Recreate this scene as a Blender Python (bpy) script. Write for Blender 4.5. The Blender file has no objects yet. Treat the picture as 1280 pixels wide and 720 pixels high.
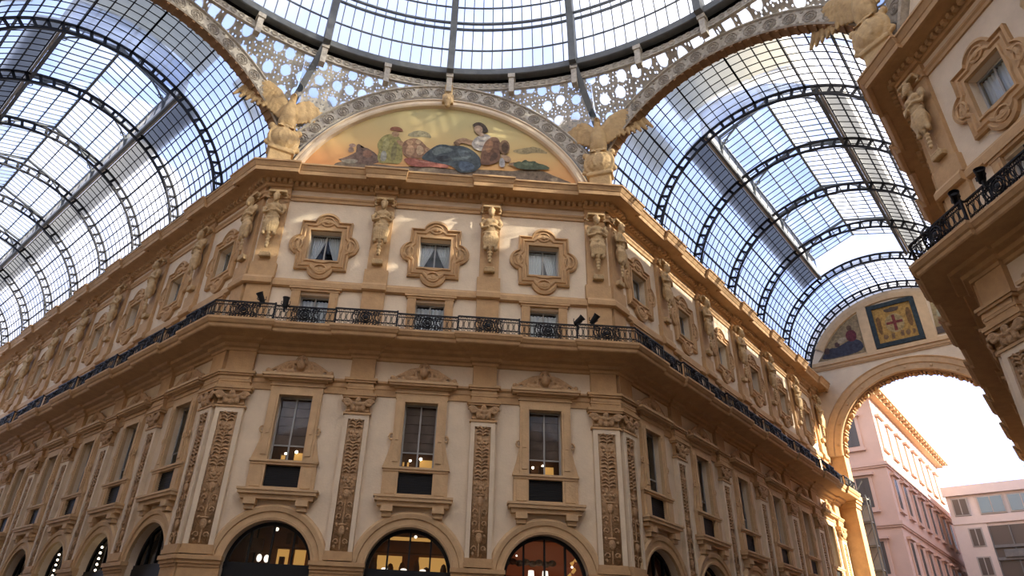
import bpy, bmesh, math, random
from math import sin, cos, pi, sqrt, radians as RAD
from mathutils import Matrix, Vector
random.seed(7)
COL = bpy.context.scene.collection
Q = 2 ** -.5
A = 16.43           # distance from the octagon's centre to a diagonal facade
W = 7.69            # half width of a diagonal facade
S = 4.8             # bay width there
T0, S2 = 2.576, 4.625   # first window and bay width along the galleries
TEND = 29.4         # the end arch of the right-hand gallery
ZC = 20.95          # top of the main cornice
D0 = (W + A) * Q    # distance from the centre to a gallery mouth
HU = (A - W) * Q    # half width of a gallery
NR, NL = 6, 9       # bays along the right and left gallery
LEND = T0 + S2 * (NL - .5) + .5

# ------------------------------------------------------------------ materials
def mat(name, col, rough=.7, metal=0, noise=0, nscale=3, bump=0, bscale=12, col2=None, spec=.3, emit=None, estr=0):
    m = bpy.data.materials.new(name); m.use_nodes = True
    n = m.node_tree.nodes; l = m.node_tree.links; b = n['Principled BSDF']
    b.inputs['Base Color'].default_value = (*col, 1); b.inputs['Roughness'].default_value = rough
    b.inputs['Metallic'].default_value = metal; b.inputs['Specular IOR Level'].default_value = spec
    if emit:
        b.inputs['Emission Color'].default_value = (*emit, 1); b.inputs['Emission Strength'].default_value = estr
    if noise or bump:
        g = n.new('ShaderNodeNewGeometry')
    if noise:
        t = n.new('ShaderNodeTexNoise'); t.inputs['Scale'].default_value = nscale; t.inputs['Detail'].default_value = 5
        t.inputs['Roughness'].default_value = .65
        l.new(g.outputs['Position'], t.inputs['Vector'])
        r = n.new('ShaderNodeMapRange'); r.inputs[1].default_value = .3; r.inputs[2].default_value = .7
        l.new(t.outputs[0], r.inputs[0])
        mx = n.new('ShaderNodeMix'); mx.data_type = 'RGBA'
        c2 = col2 or tuple(c * (1 - noise) for c in col)
        mx.inputs[6].default_value = (*c2, 1); mx.inputs[7].default_value = (*col, 1)
        l.new(r.outputs[0], mx.inputs[0]); l.new(mx.outputs[2], b.inputs['Base Color'])
    if bump:
        t2 = n.new('ShaderNodeTexNoise'); t2.inputs['Scale'].default_value = bscale; t2.inputs['Detail'].default_value = 4
        l.new(g.outputs['Position'], t2.inputs['Vector'])
        bp = n.new('ShaderNodeBump'); bp.inputs['Strength'].default_value = bump; bp.inputs['Distance'].default_value = .05
        l.new(t2.outputs[0], bp.inputs['Height']); l.new(bp.outputs[0], b.inputs['Normal'])
    return m

M = {}
M['stucco'] = mat('cream_stucco', (.77, .63, .455), .85, noise=.14, nscale=1.3, bump=.15)
M['trim'] = mat('ochre_stone', (.57, .36, .18), .8, noise=.22, nscale=2.5, bump=.2)
M['trim2'] = mat('pale_ochre_stone', (.64, .435, .24), .8, noise=.2, nscale=2.5, bump=.2)
M['relief'] = mat('carved_brown_stone', (.54, .34, .18), .85, noise=.35, nscale=6, bump=.6, bscale=18)
M['statue'] = mat('statue_stone', (.62, .43, .22), .75, noise=.35, nscale=5, bump=.5, bscale=14)
M['eagle'] = mat('gilded_stucco', (.58, .39, .18), .6, noise=.25, nscale=4, bump=.4, bscale=10)
M['iron'] = mat('black_iron', (.015, .015, .017), .5, metal=.3)
M['steel'] = mat('grey_steel', (.17, .18, .18), .6, metal=.1, noise=.25, nscale=3)
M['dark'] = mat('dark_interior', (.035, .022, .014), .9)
M['black'] = mat('black_panel', (.008, .008, .009), .55)
M['band'] = mat('openwork_grey_stone', (.60, .55, .46), .8, noise=.3, nscale=7, bump=.3, bscale=10, col2=(.36, .32, .26))
M['rosette'] = mat('dark_rosette_metal', (.33, .29, .235), .6)
M['soffit'] = mat('brown_soffit', (.34, .2, .1), .8, noise=.3, nscale=4)
M['sashw'] = mat('white_painted_steel', (.78, .76, .7), .6)
M['sash'] = mat('grey_sash', (.36, .35, .33), .5)
M['curtain'] = mat('white_curtain', (.8, .82, .82), .8)
M['blind'] = mat('taupe_blind', (.30, .22, .18), .8, noise=.3, nscale=2)
M['gutter'] = mat('lead_gutter', (.42, .41, .38), .8, noise=.2)
M['floor'] = mat('mosaic_floor', (.13, .095, .07), .5, noise=.35, nscale=1.0)
M['roof'] = mat('roof_sheet', (.30, .25, .2), .9)
M['wood'] = mat('brown_wood', (.16, .07, .03), .6, noise=.3, nscale=4)
M['bulb'] = mat('lit_bulb', (1, .9, .7), emit=(1, .82, .6), estr=9)
M['warm'] = mat('lit_shelf_back', (.6, .35, .1), emit=(1, .52, .14), estr=.5)
M['warm2'] = mat('lit_red_wall', (.4, .1, .04), emit=(.9, .18, .05), estr=.08)
M['lampw'] = mat('lamp_white', (1, 1, 1), emit=(1, .85, .72), estr=1.6)
M['shopbrown'] = mat('shop_ceiling', (.22, .10, .05), .8)
M['pinkwall'] = mat('pink_render', (.62, .42, .33), .9, noise=.08, nscale=1)
M['whitewall'] = mat('white_render', (.62, .56, .52), .8, noise=.06)
M['skyglass'] = mat('blue_window_glass', (.10, .20, .28), .05, spec=.8)
M['duskglass'] = mat('dark_window_glass', (.10, .085, .075), .3, spec=.3)

def glassmat(name, tint, trans, dirt=.25, scale=.35, transl=(.8, .83, .85)):
    """dusty glazing: clear glass mixed with a film of dust that scatters light"""
    m = bpy.data.materials.new(name); m.use_nodes = True
    n = m.node_tree.nodes; l = m.node_tree.links; n.remove(n['Principled BSDF'])
    t = n.new('ShaderNodeBsdfTransparent'); t.inputs[0].default_value = (*tint, 1)
    d = n.new('ShaderNodeBsdfTranslucent'); d.inputs[0].default_value = (*transl, 1)
    mx = n.new('ShaderNodeMixShader')
    g = n.new('ShaderNodeNewGeometry'); ns = n.new('ShaderNodeTexNoise'); ns.inputs['Scale'].default_value = scale
    ns.inputs['Detail'].default_value = 3
    l.new(g.outputs['Position'], ns.inputs['Vector'])
    r = n.new('ShaderNodeMapRange'); r.inputs[1].default_value = .35; r.inputs[2].default_value = .65
    r.inputs[3].default_value = max(0, 1 - trans - dirt); r.inputs[4].default_value = 1 - trans + dirt
    l.new(ns.outputs[0], r.inputs[0]); l.new(r.outputs[0], mx.inputs[0])
    l.new(t.outputs[0], mx.inputs[1]); l.new(d.outputs[0], mx.inputs[2])
    l.new(mx.outputs[0], n['Material Output'].inputs[0])
    return m
M['glass'] = glassmat('dusty_vault_glass', (.49, .525, .59), .68, .14)
M['domeglass'] = glassmat('dusty_dome_glass', (.51, .55, .61), .32, .08, .15)
M['lantglass'] = glassmat('dusty_lantern_glass', (.50, .54, .60), .75, .14, .25)
M['frost'] = glassmat('grey_frosted_panel', (.1, .1, .1), .06, .05, .5, (.15, .15, .145))
M['frost2'] = glassmat('beige_drum_sheet', (.3, .3, .25), .25, .1, .5, (.42, .38, .28))

def panemat():
    m = bpy.data.materials.new('window_glass'); m.use_nodes = True
    n = m.node_tree.nodes; l = m.node_tree.links; n.remove(n['Principled BSDF'])
    t = n.new('ShaderNodeBsdfTransparent'); t.inputs[0].default_value = (.8, .82, .82, 1)
    g = n.new('ShaderNodeBsdfGlossy'); g.inputs['Roughness'].default_value = .04; g.inputs[0].default_value = (.9, .93, .95, 1)
    mx = n.new('ShaderNodeMixShader'); f = n.new('ShaderNodeFresnel'); f.inputs[0].default_value = 1.38
    l.new(f.outputs[0], mx.inputs[0]); l.new(t.outputs[0], mx.inputs[1]); l.new(g.outputs[0], mx.inputs[2])
    l.new(mx.outputs[0], n['Material Output'].inputs[0]); return m
M['pane'] = panemat()

def latticemat():
    """grey tracery pierced by round panes of frosted glass"""
    m = bpy.data.materials.new('pierced_tracery'); m.use_nodes = True
    n = m.node_tree.nodes; l = m.node_tree.links; b = n['Principled BSDF']
    g = n.new('ShaderNodeNewGeometry')
    sp = n.new('ShaderNodeSeparateXYZ'); l.new(g.outputs['Position'], sp.inputs[0])
    at2 = n.new('ShaderNodeMath'); at2.operation = 'ARCTAN2'; l.new(sp.outputs['Y'], at2.inputs[0]); l.new(sp.outputs['X'], at2.inputs[1])
    mu_ = n.new('ShaderNodeMath'); mu_.operation = 'MULTIPLY'; mu_.inputs[1].default_value = 17.; l.new(at2.outputs[0], mu_.inputs[0])
    cb = n.new('ShaderNodeCombineXYZ'); l.new(mu_.outputs[0], cb.inputs[0]); l.new(sp.outputs['Z'], cb.inputs[1])
    def holes(scale, rnd, r):
        v = n.new('ShaderNodeTexVoronoi'); v.voronoi_dimensions = '2D'; v.inputs['Scale'].default_value = scale; v.inputs['Randomness'].default_value = rnd
        l.new(cb.outputs[0], v.inputs['Vector'])
        q_ = n.new('ShaderNodeMapRange'); q_.inputs[1].default_value = r - .03; q_.inputs[2].default_value = r + .03; l.new(v.outputs['Distance'], q_.inputs[0]); return q_
    h1, h2 = holes(1.3, .4, .30), holes(5.2, .7, .18)
    c = n.new('ShaderNodeMath'); c.operation = 'MULTIPLY'; l.new(h1.outputs[0], c.inputs[0]); l.new(h2.outputs[0], c.inputs[1])
    v2 = n.new('ShaderNodeTexVoronoi'); v2.inputs['Scale'].default_value = 6; l.new(g.outputs['Position'], v2.inputs['Vector'])
    mx0 = n.new('ShaderNodeMix'); mx0.data_type = 'RGBA'
    mx0.inputs[6].default_value = (.62, .58, .5, 1); mx0.inputs[7].default_value = (.38, .36, .31, 1)
    l.new(v2.outputs['Distance'], mx0.inputs[0]); l.new(mx0.outputs[2], b.inputs['Base Color']); b.inputs['Roughness'].default_value = .8
    t = n.new('ShaderNodeBsdfTransparent'); t.inputs[0].default_value = (.44, .5, .56, 1)
    d = n.new('ShaderNodeBsdfTranslucent'); d.inputs[0].default_value = (.8, .85, .88, 1)
    gl = n.new('ShaderNodeMixShader'); gl.inputs[0].default_value = .35
    l.new(t.outputs[0], gl.inputs[1]); l.new(d.outputs[0], gl.inputs[2])
    mx = n.new('ShaderNodeMixShader'); l.new(c.outputs[0], mx.inputs[0])
    l.new(gl.outputs[0], mx.inputs[1]); l.new(b.outputs[0], mx.inputs[2])
    l.new(mx.outputs[0], n['Material Output'].inputs[0]); return m
M['lattice'] = latticemat()

def skycolour():
    """gold sky of the lunette painting"""
    m = mat('painted_gold_sky', (.55, .38, .14), .8)
    n = m.node_tree.nodes; l = m.node_tree.links; b = n['Principled BSDF']
    g = n.new('ShaderNodeNewGeometry'); s = n.new('ShaderNodeSeparateXYZ'); l.new(g.outputs['Position'], s.inputs[0])
    ns = n.new('ShaderNodeTexNoise'); ns.inputs['Scale'].default_value = .45; l.new(g.outputs['Position'], ns.inputs['Vector'])
    ad = n.new('ShaderNodeMath'); ad.operation = 'MULTIPLY_ADD'; ad.inputs[1].default_value = 2.2
    l.new(ns.outputs[0], ad.inputs[0]); l.new(s.outputs['Z'], ad.inputs[2])
    r = n.new('ShaderNodeMapRange'); r.inputs[1].default_value = 22.6; r.inputs[2].default_value = 26.6; l.new(ad.outputs[0], r.inputs[0])
    cr = n.new('ShaderNodeValToRGB'); e = cr.color_ramp.elements
    e[0].position = 0; e[0].color = (.66, .31, .12, 1); e[1].position = 1; e[1].color = (.48, .41, .20, 1)
    x = cr.color_ramp.elements.new(.45); x.color = (.66, .45, .19, 1)
    l.new(r.outputs[0], cr.inputs[0]); l.new(cr.outputs[0], b.inputs['Base Color']); return m
M['goldsky'] = skycolour()
_pc = {}
def paint(c):
    if c not in _pc: _pc[c] = mat('paint_%d' % len(_pc), c, .8, noise=.62, nscale=5)
    return _pc[c]

# ------------------------------------------------------------------ mesh builder
class MB:
    def __init__(s): s.v = []; s.f = []; s.m = []
    def vert(s, p): s.v.append(tuple(p)); return len(s.v) - 1
    def face(s, pts, mi=0):
        i = len(s.v); s.v += [tuple(p) for p in pts]; s.f.append(tuple(range(i, i + len(pts)))); s.m.append(mi)
    def box(s, x0, x1, y0, y1, z0, z1, mi=0):
        i = len(s.v)
        s.v += [(x, y, z) for z in (z0, z1) for y in (y0, y1) for x in (x0, x1)]
        for f in ((0, 2, 3, 1), (4, 5, 7, 6), (0, 1, 5, 4), (2, 6, 7, 3), (0, 4, 6, 2), (1, 3, 7, 5)):
            s.f.append(tuple(i + k for k in f)); s.m.append(mi)
    def grid(s, rows, mi=0, closed=False):
        n = len(rows[0]); i = len(s.v)
        for r in rows: s.v += [tuple(p) for p in r]
        for a in range(len(rows) - 1):
            for b in range(n - (0 if closed else 1)):
                c = (b + 1) % n
                s.f.append((i + a * n + b, i + a * n + c, i + (a + 1) * n + c, i + (a + 1) * n + b)); s.m.append(mi)
    def beam(s, p, q, w, h, up=(0, 0, 1), mi=0):
        p = Vector(p); q = Vector(q); d = (q - p).normalized(); u = Vector(up)
        if abs(d.dot(u)) > .99: u = Vector((1, 0, 0))
        sd = d.cross(u).normalized() * w / 2; u = sd.cross(d).normalized() * h / 2
        s.grid([[a + sd + u, a - sd + u, a - sd - u, a + sd - u] for a in (p, q)], mi, True)
        s.face([p + sd + u, p + sd - u, p - sd - u, p - sd + u], mi); s.face([q + sd + u, q - sd + u, q - sd - u, q + sd - u], mi)
    def tube(s, pts, r, n=6, mi=0, closed=False):
        P = [Vector(p) for p in pts]; rows = []
        k = len(P); up = Vector((0.13, 0.21, 1)).normalized()
        for i, p in enumerate(P):
            a = P[(i - 1) % k] if (closed or i) else p; b = P[(i + 1) % k] if (closed or i < k - 1) else p
            d = (b - a).normalized(); x = d.cross(up)
            if x.length < .05: x = d.cross(Vector((1, 0, 0)))
            x.normalize(); y = d.cross(x); rr = r[i] if isinstance(r, (list, tuple)) else r
            rows.append([p + (x * cos(2 * pi * j / n) + y * sin(2 * pi * j / n)) * rr for j in range(n)])
        if closed: rows.append(rows[0])
        s.grid(rows, mi, True)
        if not closed: s.face(rows[0], mi); s.face(rows[-1][::-1], mi)
    def ell(s, c, r, n=10, k=6, mi=0):
        if not isinstance(r, (tuple, list)): r = (r, r, r)
        rows = [[(c[0] + r[0] * sin(pi * a / k) * cos(2 * pi * b / n), c[1] + r[1] * sin(pi * a / k) * sin(2 * pi * b / n),
                  c[2] + r[2] * cos(pi * a / k)) for b in range(n)] for a in range(k + 1)]
        s.grid(rows[::-1], mi, True)
    def lathe(s, c, prof, n=16, mi=0):
        s.grid([[(c[0] + r * cos(2 * pi * b / n), c[1] + r * sin(2 * pi * b / n), c[2] + z) for b in range(n)] for r, z in prof], mi, True)
    def prism(s, poly, y0, y1, mi=0):      # polygon given in (x, z), front face at y0
        s.face([(x, y0, z) for x, z in poly], mi); s.face([(x, y1, z) for x, z in poly[::-1]], mi)
        s.grid([[(x, y1, z) for x, z in poly], [(x, y0, z) for x, z in poly]], mi, True)
    def add(s, o, mx=None):
        i = len(s.v)
        s.v += [tuple(mx @ Vector(p)) for p in o.v] if mx else list(o.v)
        s.f += [tuple(i + k for k in f) for f in o.f]; s.m += o.m
    def mesh(s, name, mats, smooth=False):
        me = bpy.data.meshes.new(name); me.from_pydata(s.v, [], s.f)
        for m in (mats if isinstance(mats, (list, tuple)) else [mats]): me.materials.append(M[m] if isinstance(m, str) else m)
        me.polygons.foreach_set('material_index', s.m)
        if smooth: me.polygons.foreach_set('use_smooth', [True] * len(s.f))
        me.update(); return me

def obj(name, me, parent=None, loc=(0, 0, 0), rz=0, label=None, scale=None):
    o = bpy.data.objects.new(name, me); COL.objects.link(o); o.location = loc; o.rotation_euler = (0, 0, rz)
    if parent: o.parent = parent
    if label: o['label'] = label
    if scale: o.scale = scale
    return o
def thing(name, label, cat, me=None, loc=(0, 0, 0), rz=0, group=None):
    o = obj(name, me, None, loc, rz, label); o['category'] = cat
    if group: o['group'] = group
    return o
def fuse(mb, name, m, vox=.04, smooth=True, dec=None):
    """melt overlapping forms into one continuous carved surface"""
    me = mb.mesh(name, m); o = bpy.data.objects.new('tmp', me); COL.objects.link(o)
    md = o.modifiers.new('r', 'REMESH'); md.mode = 'VOXEL'; md.voxel_size = vox; md.use_smooth_shade = smooth
    ms = o.modifiers.new('s', 'SMOOTH'); ms.factor = .5; ms.iterations = 1
    if dec: d = o.modifiers.new('d', 'DECIMATE'); d.ratio = dec
    dg = bpy.context.evaluated_depsgraph_get(); out = bpy.data.meshes.new_from_object(o.evaluated_get(dg))
    out.name = name; out.materials.clear(); out.materials.append(M[m])
    bpy.data.objects.remove(o); return out

def place(wall, s, o=0.):
    """point at coordinate s along a wall, o metres in front of it -> x, y, rotation"""
    if wall == 'F': return s, A - o, 0.
    if wall == 'R': return W + Q * s + Q * o, A + Q * s - Q * o, pi / 4
    if wall == 'L': return -W - Q * s - Q * o, A + Q * s - Q * o, -pi / 4
    if wall == 'G': return A - o, s, -pi / 2
    if wall == 'H': return A + Q * s - Q * o, W + Q * s + Q * o, pi * 1.25
def at(wall, s, z=0., o=0.):
    x, y, r = place(wall, s, o); return (x, y, z), r
def mx(wall, s, z=0., o=0.):
    (p), r = at(wall, s, z, o); return Matrix.Translation(p) @ Matrix.Rotation(r, 4, 'Z')

# ------------------------------------------------------------------ long mouldings that run round a building
def meet(w1, s1, w2, s2, o):
    """where two walls' lines meet at offset o"""
    a = Vector(place(w1, s1, o)[:2]); a2 = Vector(place(w1, s1 + 1, o)[:2]); b = Vector(place(w2, s2, o)[:2]); b2 = Vector(place(w2, s2 + 1, o)[:2])
    d1 = a2 - a; d2 = b2 - b; c = b - a; den = d1.x * d2.y - d1.y * d2.x
    t = (c.x * d2.y - c.y * d2.x) / den
    p = a + d1 * t; return p.x, p.y
def path(runs, o, k, hw, pp, cw):
    """runs: [(wall, start, end, [pilaster centres], corner at start?, corner at end?)] walked left to right"""
    pts = []
    for ri, (wall, a, b, pil, c0, c1) in enumerate(runs):
        sg = 1 if b > a else -1; e = hw + k * o; ec = cw + k * o
        if c0:
            pw = runs[ri - 1][0]; pts.append(meet(pw, 0 if pw != 'F' and pw != 'G' else (W if pw == 'F' else -W), wall, a, o + pp))
            pts.append(place(wall, a + sg * ec, o + pp)[:2]); pts.append(place(wall, a + sg * ec, o)[:2])
        else: pts.append(place(wall, a, o)[:2])
        for c in pil:
            for s_, oo in ((c - sg * e, o), (c - sg * e, o + pp), (c + sg * e, o + pp), (c + sg * e, o)): pts.append(place(wall, s_, oo)[:2])
        if c1:
            pts.append(place(wall, b - sg * ec, o)[:2]); pts.append(place(wall, b - sg * ec, o + pp)[:2])
        else: pts.append(place(wall, b, o)[:2])
    return pts
PL = [T0 + S2 * (k + .5) for k in range(NL)]
PR = [T0 + S2 * (k + .5) for k in range(NR)]
RUN1 = [('L', LEND, 0, PL[::-1], False, True), ('F', -W, W, [-S / 2, S / 2], True, True), ('R', 0, TEND, PR, True, False)]
RUN2 = [('H', TEND, 0, PR[::-1], False, True), ('G', W, -W, [S / 2, -S / 2], True, False)]
def meetfix(runs):
    return runs
def sweep(mb, runs, prof, k=.45, hw=.475, pp=.15, cw=1.02, mi=0):
    rows = []
    for o, z in prof:
        rows.append([(x, y, z) for x, y in path(runs, o, k, hw, pp, cw)])
    mb.grid(rows, mi)

# ------------------------------------------------------------------ bay wall with its openings
ZS, RO = 4.33, 1.5
def bay_wall(h):
    m = MB(); D = .45
    def plain(z0, z1): m.face([(-h, 0, z0), (h, 0, z0), (h, 0, z1), (-h, 0, z1)])
    def hole(z0, z1, a, b0, b1, dep=D):
        m.face([(-h, 0, z0), (-a, 0, z0), (-a, 0, z1), (-h, 0, z1)]); m.face([(a, 0, z0), (h, 0, z0), (h, 0, z1), (a, 0, z1)])
        if b0 > z0: m.face([(-a, 0, z0), (a, 0, z0), (a, 0, b0), (-a, 0, b0)])
        m.face([(-a, 0, b1), (a, 0, b1), (a, 0, z1), (-a, 0, z1)])
        r = [(-a, b0), (a, b0), (a, b1), (-a, b1)]
        m.grid([[(x, 0, z) for x, z in r], [(x, dep, z) for x, z in r]], 0, True)
    n = 24; top = 6.2
    arc = [(RO * cos(pi * i / n), ZS + RO * sin(pi * i / n)) for i in range(n + 1)]
    rim = []
    for x, z in arc:
        dx, dz = x, z - ZS; k = min(h / abs(dx) if abs(dx) > 1e-6 else 9e9, (top - ZS) / dz if dz > 1e-6 else 9e9); rim.append((dx * k, ZS + dz * k))
    m.grid([[(x, 0, z) for x, z in arc], [(x, 0, z) for x, z in rim]])
    ca = math.atan2(top - ZS, h)
    for sg in (1, -1):
        # corner triangle left over where the rim turns
        pts = [p for p in rim if (p[0] * sg > 0)]
        a = max((p for p in pts if abs(abs(p[0]) - h) < 1e-6), key=lambda p: p[1]); b = max((p for p in pts if abs(p[1] - top) < 1e-6), key=lambda p: abs(p[0]))
        m.face([(a[0], 0, a[1]), (sg * h, 0, top), (b[0], 0, b[1])])
        m.face([(sg * RO, 0, 0), (sg * h, 0, 0), (sg * h, 0, ZS), (sg * RO, 0, ZS)])
    full = [(RO, 0)] + arc + [(-RO, 0)]
    m.grid([[(x, 0, z) for x, z in full], [(x, .6, z) for x, z in full]])
    hole(top, 12.5, .63, 6.96, 10.45)
    hole(12.5, 15.3, .61, 12.95, 14.87)
    hole(15.3, ZC, .67, 16.55, 18.05)
    return m

# ------------------------------------------------------------------ repeated parts (local frame: x along the wall, -y out of it)
def loft_rect(m, outline, a, z0, z1, prof, mi=0):
    """rings between a closed outline and a rectangular opening; prof = (share, projection)"""
    cz = (z0 + z1) / 2; hh = (z1 - z0) / 2
    inner = []
    for x, z in outline:
        dx, dz = x, z - cz; k = min(a / abs(dx) if abs(dx) > 1e-6 else 9e9, hh / abs(dz) if abs(dz) > 1e-6 else 9e9)
        inner.append((dx * k, cz + dz * k))
    rows = []
    for f, o in prof: rows.append([(p[0] + (q_[0] - p[0]) * f, -o, p[1] + (q_[1] - p[1]) * f) for p, q_ in zip(outline, inner)])
    m.grid(rows, mi, True)
def quatre():
    a, h, cz = 1.11, 1.25, 17.30; r = .56; o = []
    def arc(cx, cz_, r_, a0, a1, n=10): return [(cx + r_ * cos(RAD(a0 + (a1 - a0) * i / n)), cz_ + r_ * sin(RAD(a0 + (a1 - a0) * i / n))) for i in range(n + 1)]
    out = [(a, cz + .62)] + arc(a - .05, cz, .5, 70, -70) + [(a, cz - .62)]
    out = []
    out += [(a, cz)] and arc(a - .12, cz, .52, -75, 75)
    out += [(a, cz + h - .35), (a, cz + h)]
    out += arc(0, cz + h - .12, r, 12, 168)
    out += [(-a, cz + h), (-a, cz + h - .35)]
    out += arc(-a + .12, cz, .52, 105, 255)
    out += [(-a, cz - h + .35), (-a, cz - h)]
    out += arc(0, cz - h + .12, r, 192, 348)
    out += [(a, cz - h), (a, cz - h + .35)]
    # densify
    d = []
    for i, p in enumerate(out):
        q_ = out[(i + 1) % len(out)]; n = max(1, int(math.hypot(p[0] - q_[0], p[1] - q_[1]) / .12))
        d += [(p[0] + (q_[0] - p[0]) * j / n, p[1] + (q_[1] - p[1]) * j / n) for j in range(n)]
    m = MB(); loft_rect(m, d, .68, 16.54, 18.06, [(0, 0), (0, .13), (.14, .17), (.2, .08), (.32, .07), (.4, .13), (.52, .14), (.6, .07), (.82, .08), (.86, .14), (1, .14), (1, -.3)])
    for x, z in ((0, cz + h - .02), (0, cz - h + .05)):
        m.tube([(x + .26 * cos(t), -.1, z + .22 * sin(t)) for t in [RAD(i * 30) for i in range(12)]], .05, 5, closed=True); m.ell((x, -.1, z), (.11, .06, .11), 8, 5)
    for sx in (-1, 1):
        m.tube([(sx * 1.14 + .2 * cos(t), -.1, cz + .27 * sin(t)) for t in [RAD(i * 30) for i in range(12)]], .05, 5, closed=True); m.ell((sx * 1.14, -.1, cz), (.09, .06, .14), 8, 5)
    return m.mesh('quatrefoil_window', 'trim')
def sash(a, z0, z1, y, cols, rows, fw=.06):
    m = MB(); m.box(-a, a, y, y + .06, z0, z0 + fw); m.box(-a, a, y, y + .06, z1 - fw, z1)
    m.box(-a, -a + fw, y, y + .06, z0 + fw, z1 - fw); m.box(a - fw, a, y, y + .06, z0 + fw, z1 - fw)
    for c in range(1, cols):
        x = -a + 2 * a * c / cols; m.box(x - .03, x + .03, y + .005, y + .055, z0 + fw, z1 - fw)
    for r in rows: m.box(-a + fw, a - fw, y + .01, y + .05, r - .025, r + .025)
    return m
def pane(a, z0, z1, y): m = MB(); m.face([(-a, y, z0), (a, y, z0), (a, y, z1), (-a, y, z1)]); return m.mesh('glass_pane', 'pane')
def drape(x0t, x1t, x0b, x1b, z0, z1, y, folds=6):
    """hanging cloth with folds, narrower or wider at the bottom"""
    n = folds * 4; rows = []
    for j in range(7):
        f = j / 6; a = x0t + (x0b - x0t) * f ** 1.3; b = x1t + (x1b - x1t) * f ** 1.3; z = z1 + (z0 - z1) * f
        rows.append([(a + (b - a) * i / n, y + .035 * sin(i / n * folds * 2 * pi), z) for i in range(n + 1)])
    m = MB(); m.grid(rows); return m
def curtains(kind):
    m = MB()
    if kind == 0: m.add(drape(-.64, -.02, -.64, -.5, 16.6, 18.0, .42)); m.add(drape(.02, .64, .5, .64, 16.6, 18.0, .42))
    elif kind == 1: m.add(drape(-.64, -.02, -.64, -.52, 16.75, 18.0, .42)); m.add(drape(.02, .64, .52, .64, 16.75, 18.0, .42))
    elif kind == 2: m.add(drape(-.64, -.01, -.64, -.06, 16.6, 18.0, .42, 8)); m.add(drape(.01, .64, .3, .64, 16.6, 18.0, .44, 8))
    else: m.add(drape(-.64, .64, -.64, .64, 16.6, 18.0, .42, 9))
    return m.mesh('curtain', 'curtain', True)
MQ = quatre()
SQ = sash(.67, 16.56, 18.04, .26, 2, []).mesh('window_sash', 'sash'); PQ = pane(.62, 16.6, 18.0, .30)
CQ = [curtains(i) for i in range(4)]
# balcony door: jambs, lintel
def balc():
    m = MB()
    for s_ in (-1, 1):
        m.box(min(s_ * .61, s_ * .96), max(s_ * .61, s_ * .96), -.13, .02, 12.95, 14.98); m.box(min(s_ * .68, s_ * .89), max(s_ * .68, s_ * .89), -.17, -.13, 13.1, 14.8)
    m.box(-1.0, 1.0, -.15, .02, 14.98, 15.16); m.box(-1.08, 1.08, -.2, .02, 15.08, 15.16)
    return m.mesh('balcony_door', 'trim')
MD = balc(); SD = sash(.61, 12.95, 14.87, .22, 2, [13.7]).mesh('door_sash', 'sash'); PD = pane(.58, 12.97, 14.85, .26)
CD = drape(-.6, .6, -.6, .6, 12.98, 14.75, .36, 8).mesh('curtain', 'curtain', True)
# tall window
def tallw():
    m = MB()
    for s_ in (-1, 1):
        def bx(x0, x1, y0, y1, z0, z1): m.box(min(s_ * x0, s_ * x1), max(s_ * x0, s_ * x1), y0, y1, z0, z1)
        bx(.63, .98, -.14, .02, 7.92, 10.55); bx(.70, .90, -.18, -.14, 8.1, 10.35); bx(.74, .86, -.21, -.18, 8.9, 9.1)
        # scrolled foot of the jamb
        pts = [(.98, 9.0), (1.03, 8.75), (1.1, 8.4), (1.2, 8.05), (1.24, 7.92), (.98, 7.92)]
        m.prism([(s_ * x, z) for x, z in (pts if s_ > 0 else pts[::-1])][::1], -.1, .02)
        m.tube([(s_ * 1.02 + .09 * cos(t), -.1, 9.05 + .12 * sin(t)) for t in [RAD(i * 45) for i in range(8)]], .04, 5, closed=True)
        bx(.63, 1.2, -.12, .02, 6.85, 7.75); bx(.72, 1.08, -.16, -.12, 6.95, 7.68)
        # bracket below the shelf
        pr = [(.0, 0), (.36, 0), (.34, -.1), (.2, -.28), (0, -.36)]
        m.box(min(s_ * .7, s_ * 1.12), max(s_ * .7, s_ * 1.12), -.34, .02, 6.3, 6.5); m.box(min(s_ * .74, s_ * 1.08), max(s_ * .74, s_ * 1.08), -.24, .02, 6.14, 6.3)
    m.box(-1.24, 1.24, -.2, .02, 7.84, 7.92); m.box(-1.2, 1.2, -.15, .02, 7.75, 7.84)
    for z0, z1, o, w in ((6.78, 6.86, .42, 1.42), (6.66, 6.78, .38, 1.38), (6.5, 6.66, .28, 1.28)):
        m.box(-w, w, -o, .02, z0, z1)
    m.box(-.63, .63, -.12, .02, 6.86, 6.97)
    m.box(-1.0, 1.0, -.12, .02, 10.55, 10.78); m.box(-.66, .66, -.16, .02, 10.42, 10.55)
    m.box(-1.05, 1.05, -.17, .02, 10.78, 10.84)
    m.box(-1.12, 1.12, -.22, .02, 10.95, 11.02); m.box(-1.3, 1.3, -.4, .02, 11.02, 11.1); m.box(-1.36, 1.36, -.46, .02, 11.1, 11.2)
    m.box(-1.0, 1.0, -.13, .02, 10.84, 10.95)
    return m.mesh('tall_window', 'trim2')
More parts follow.
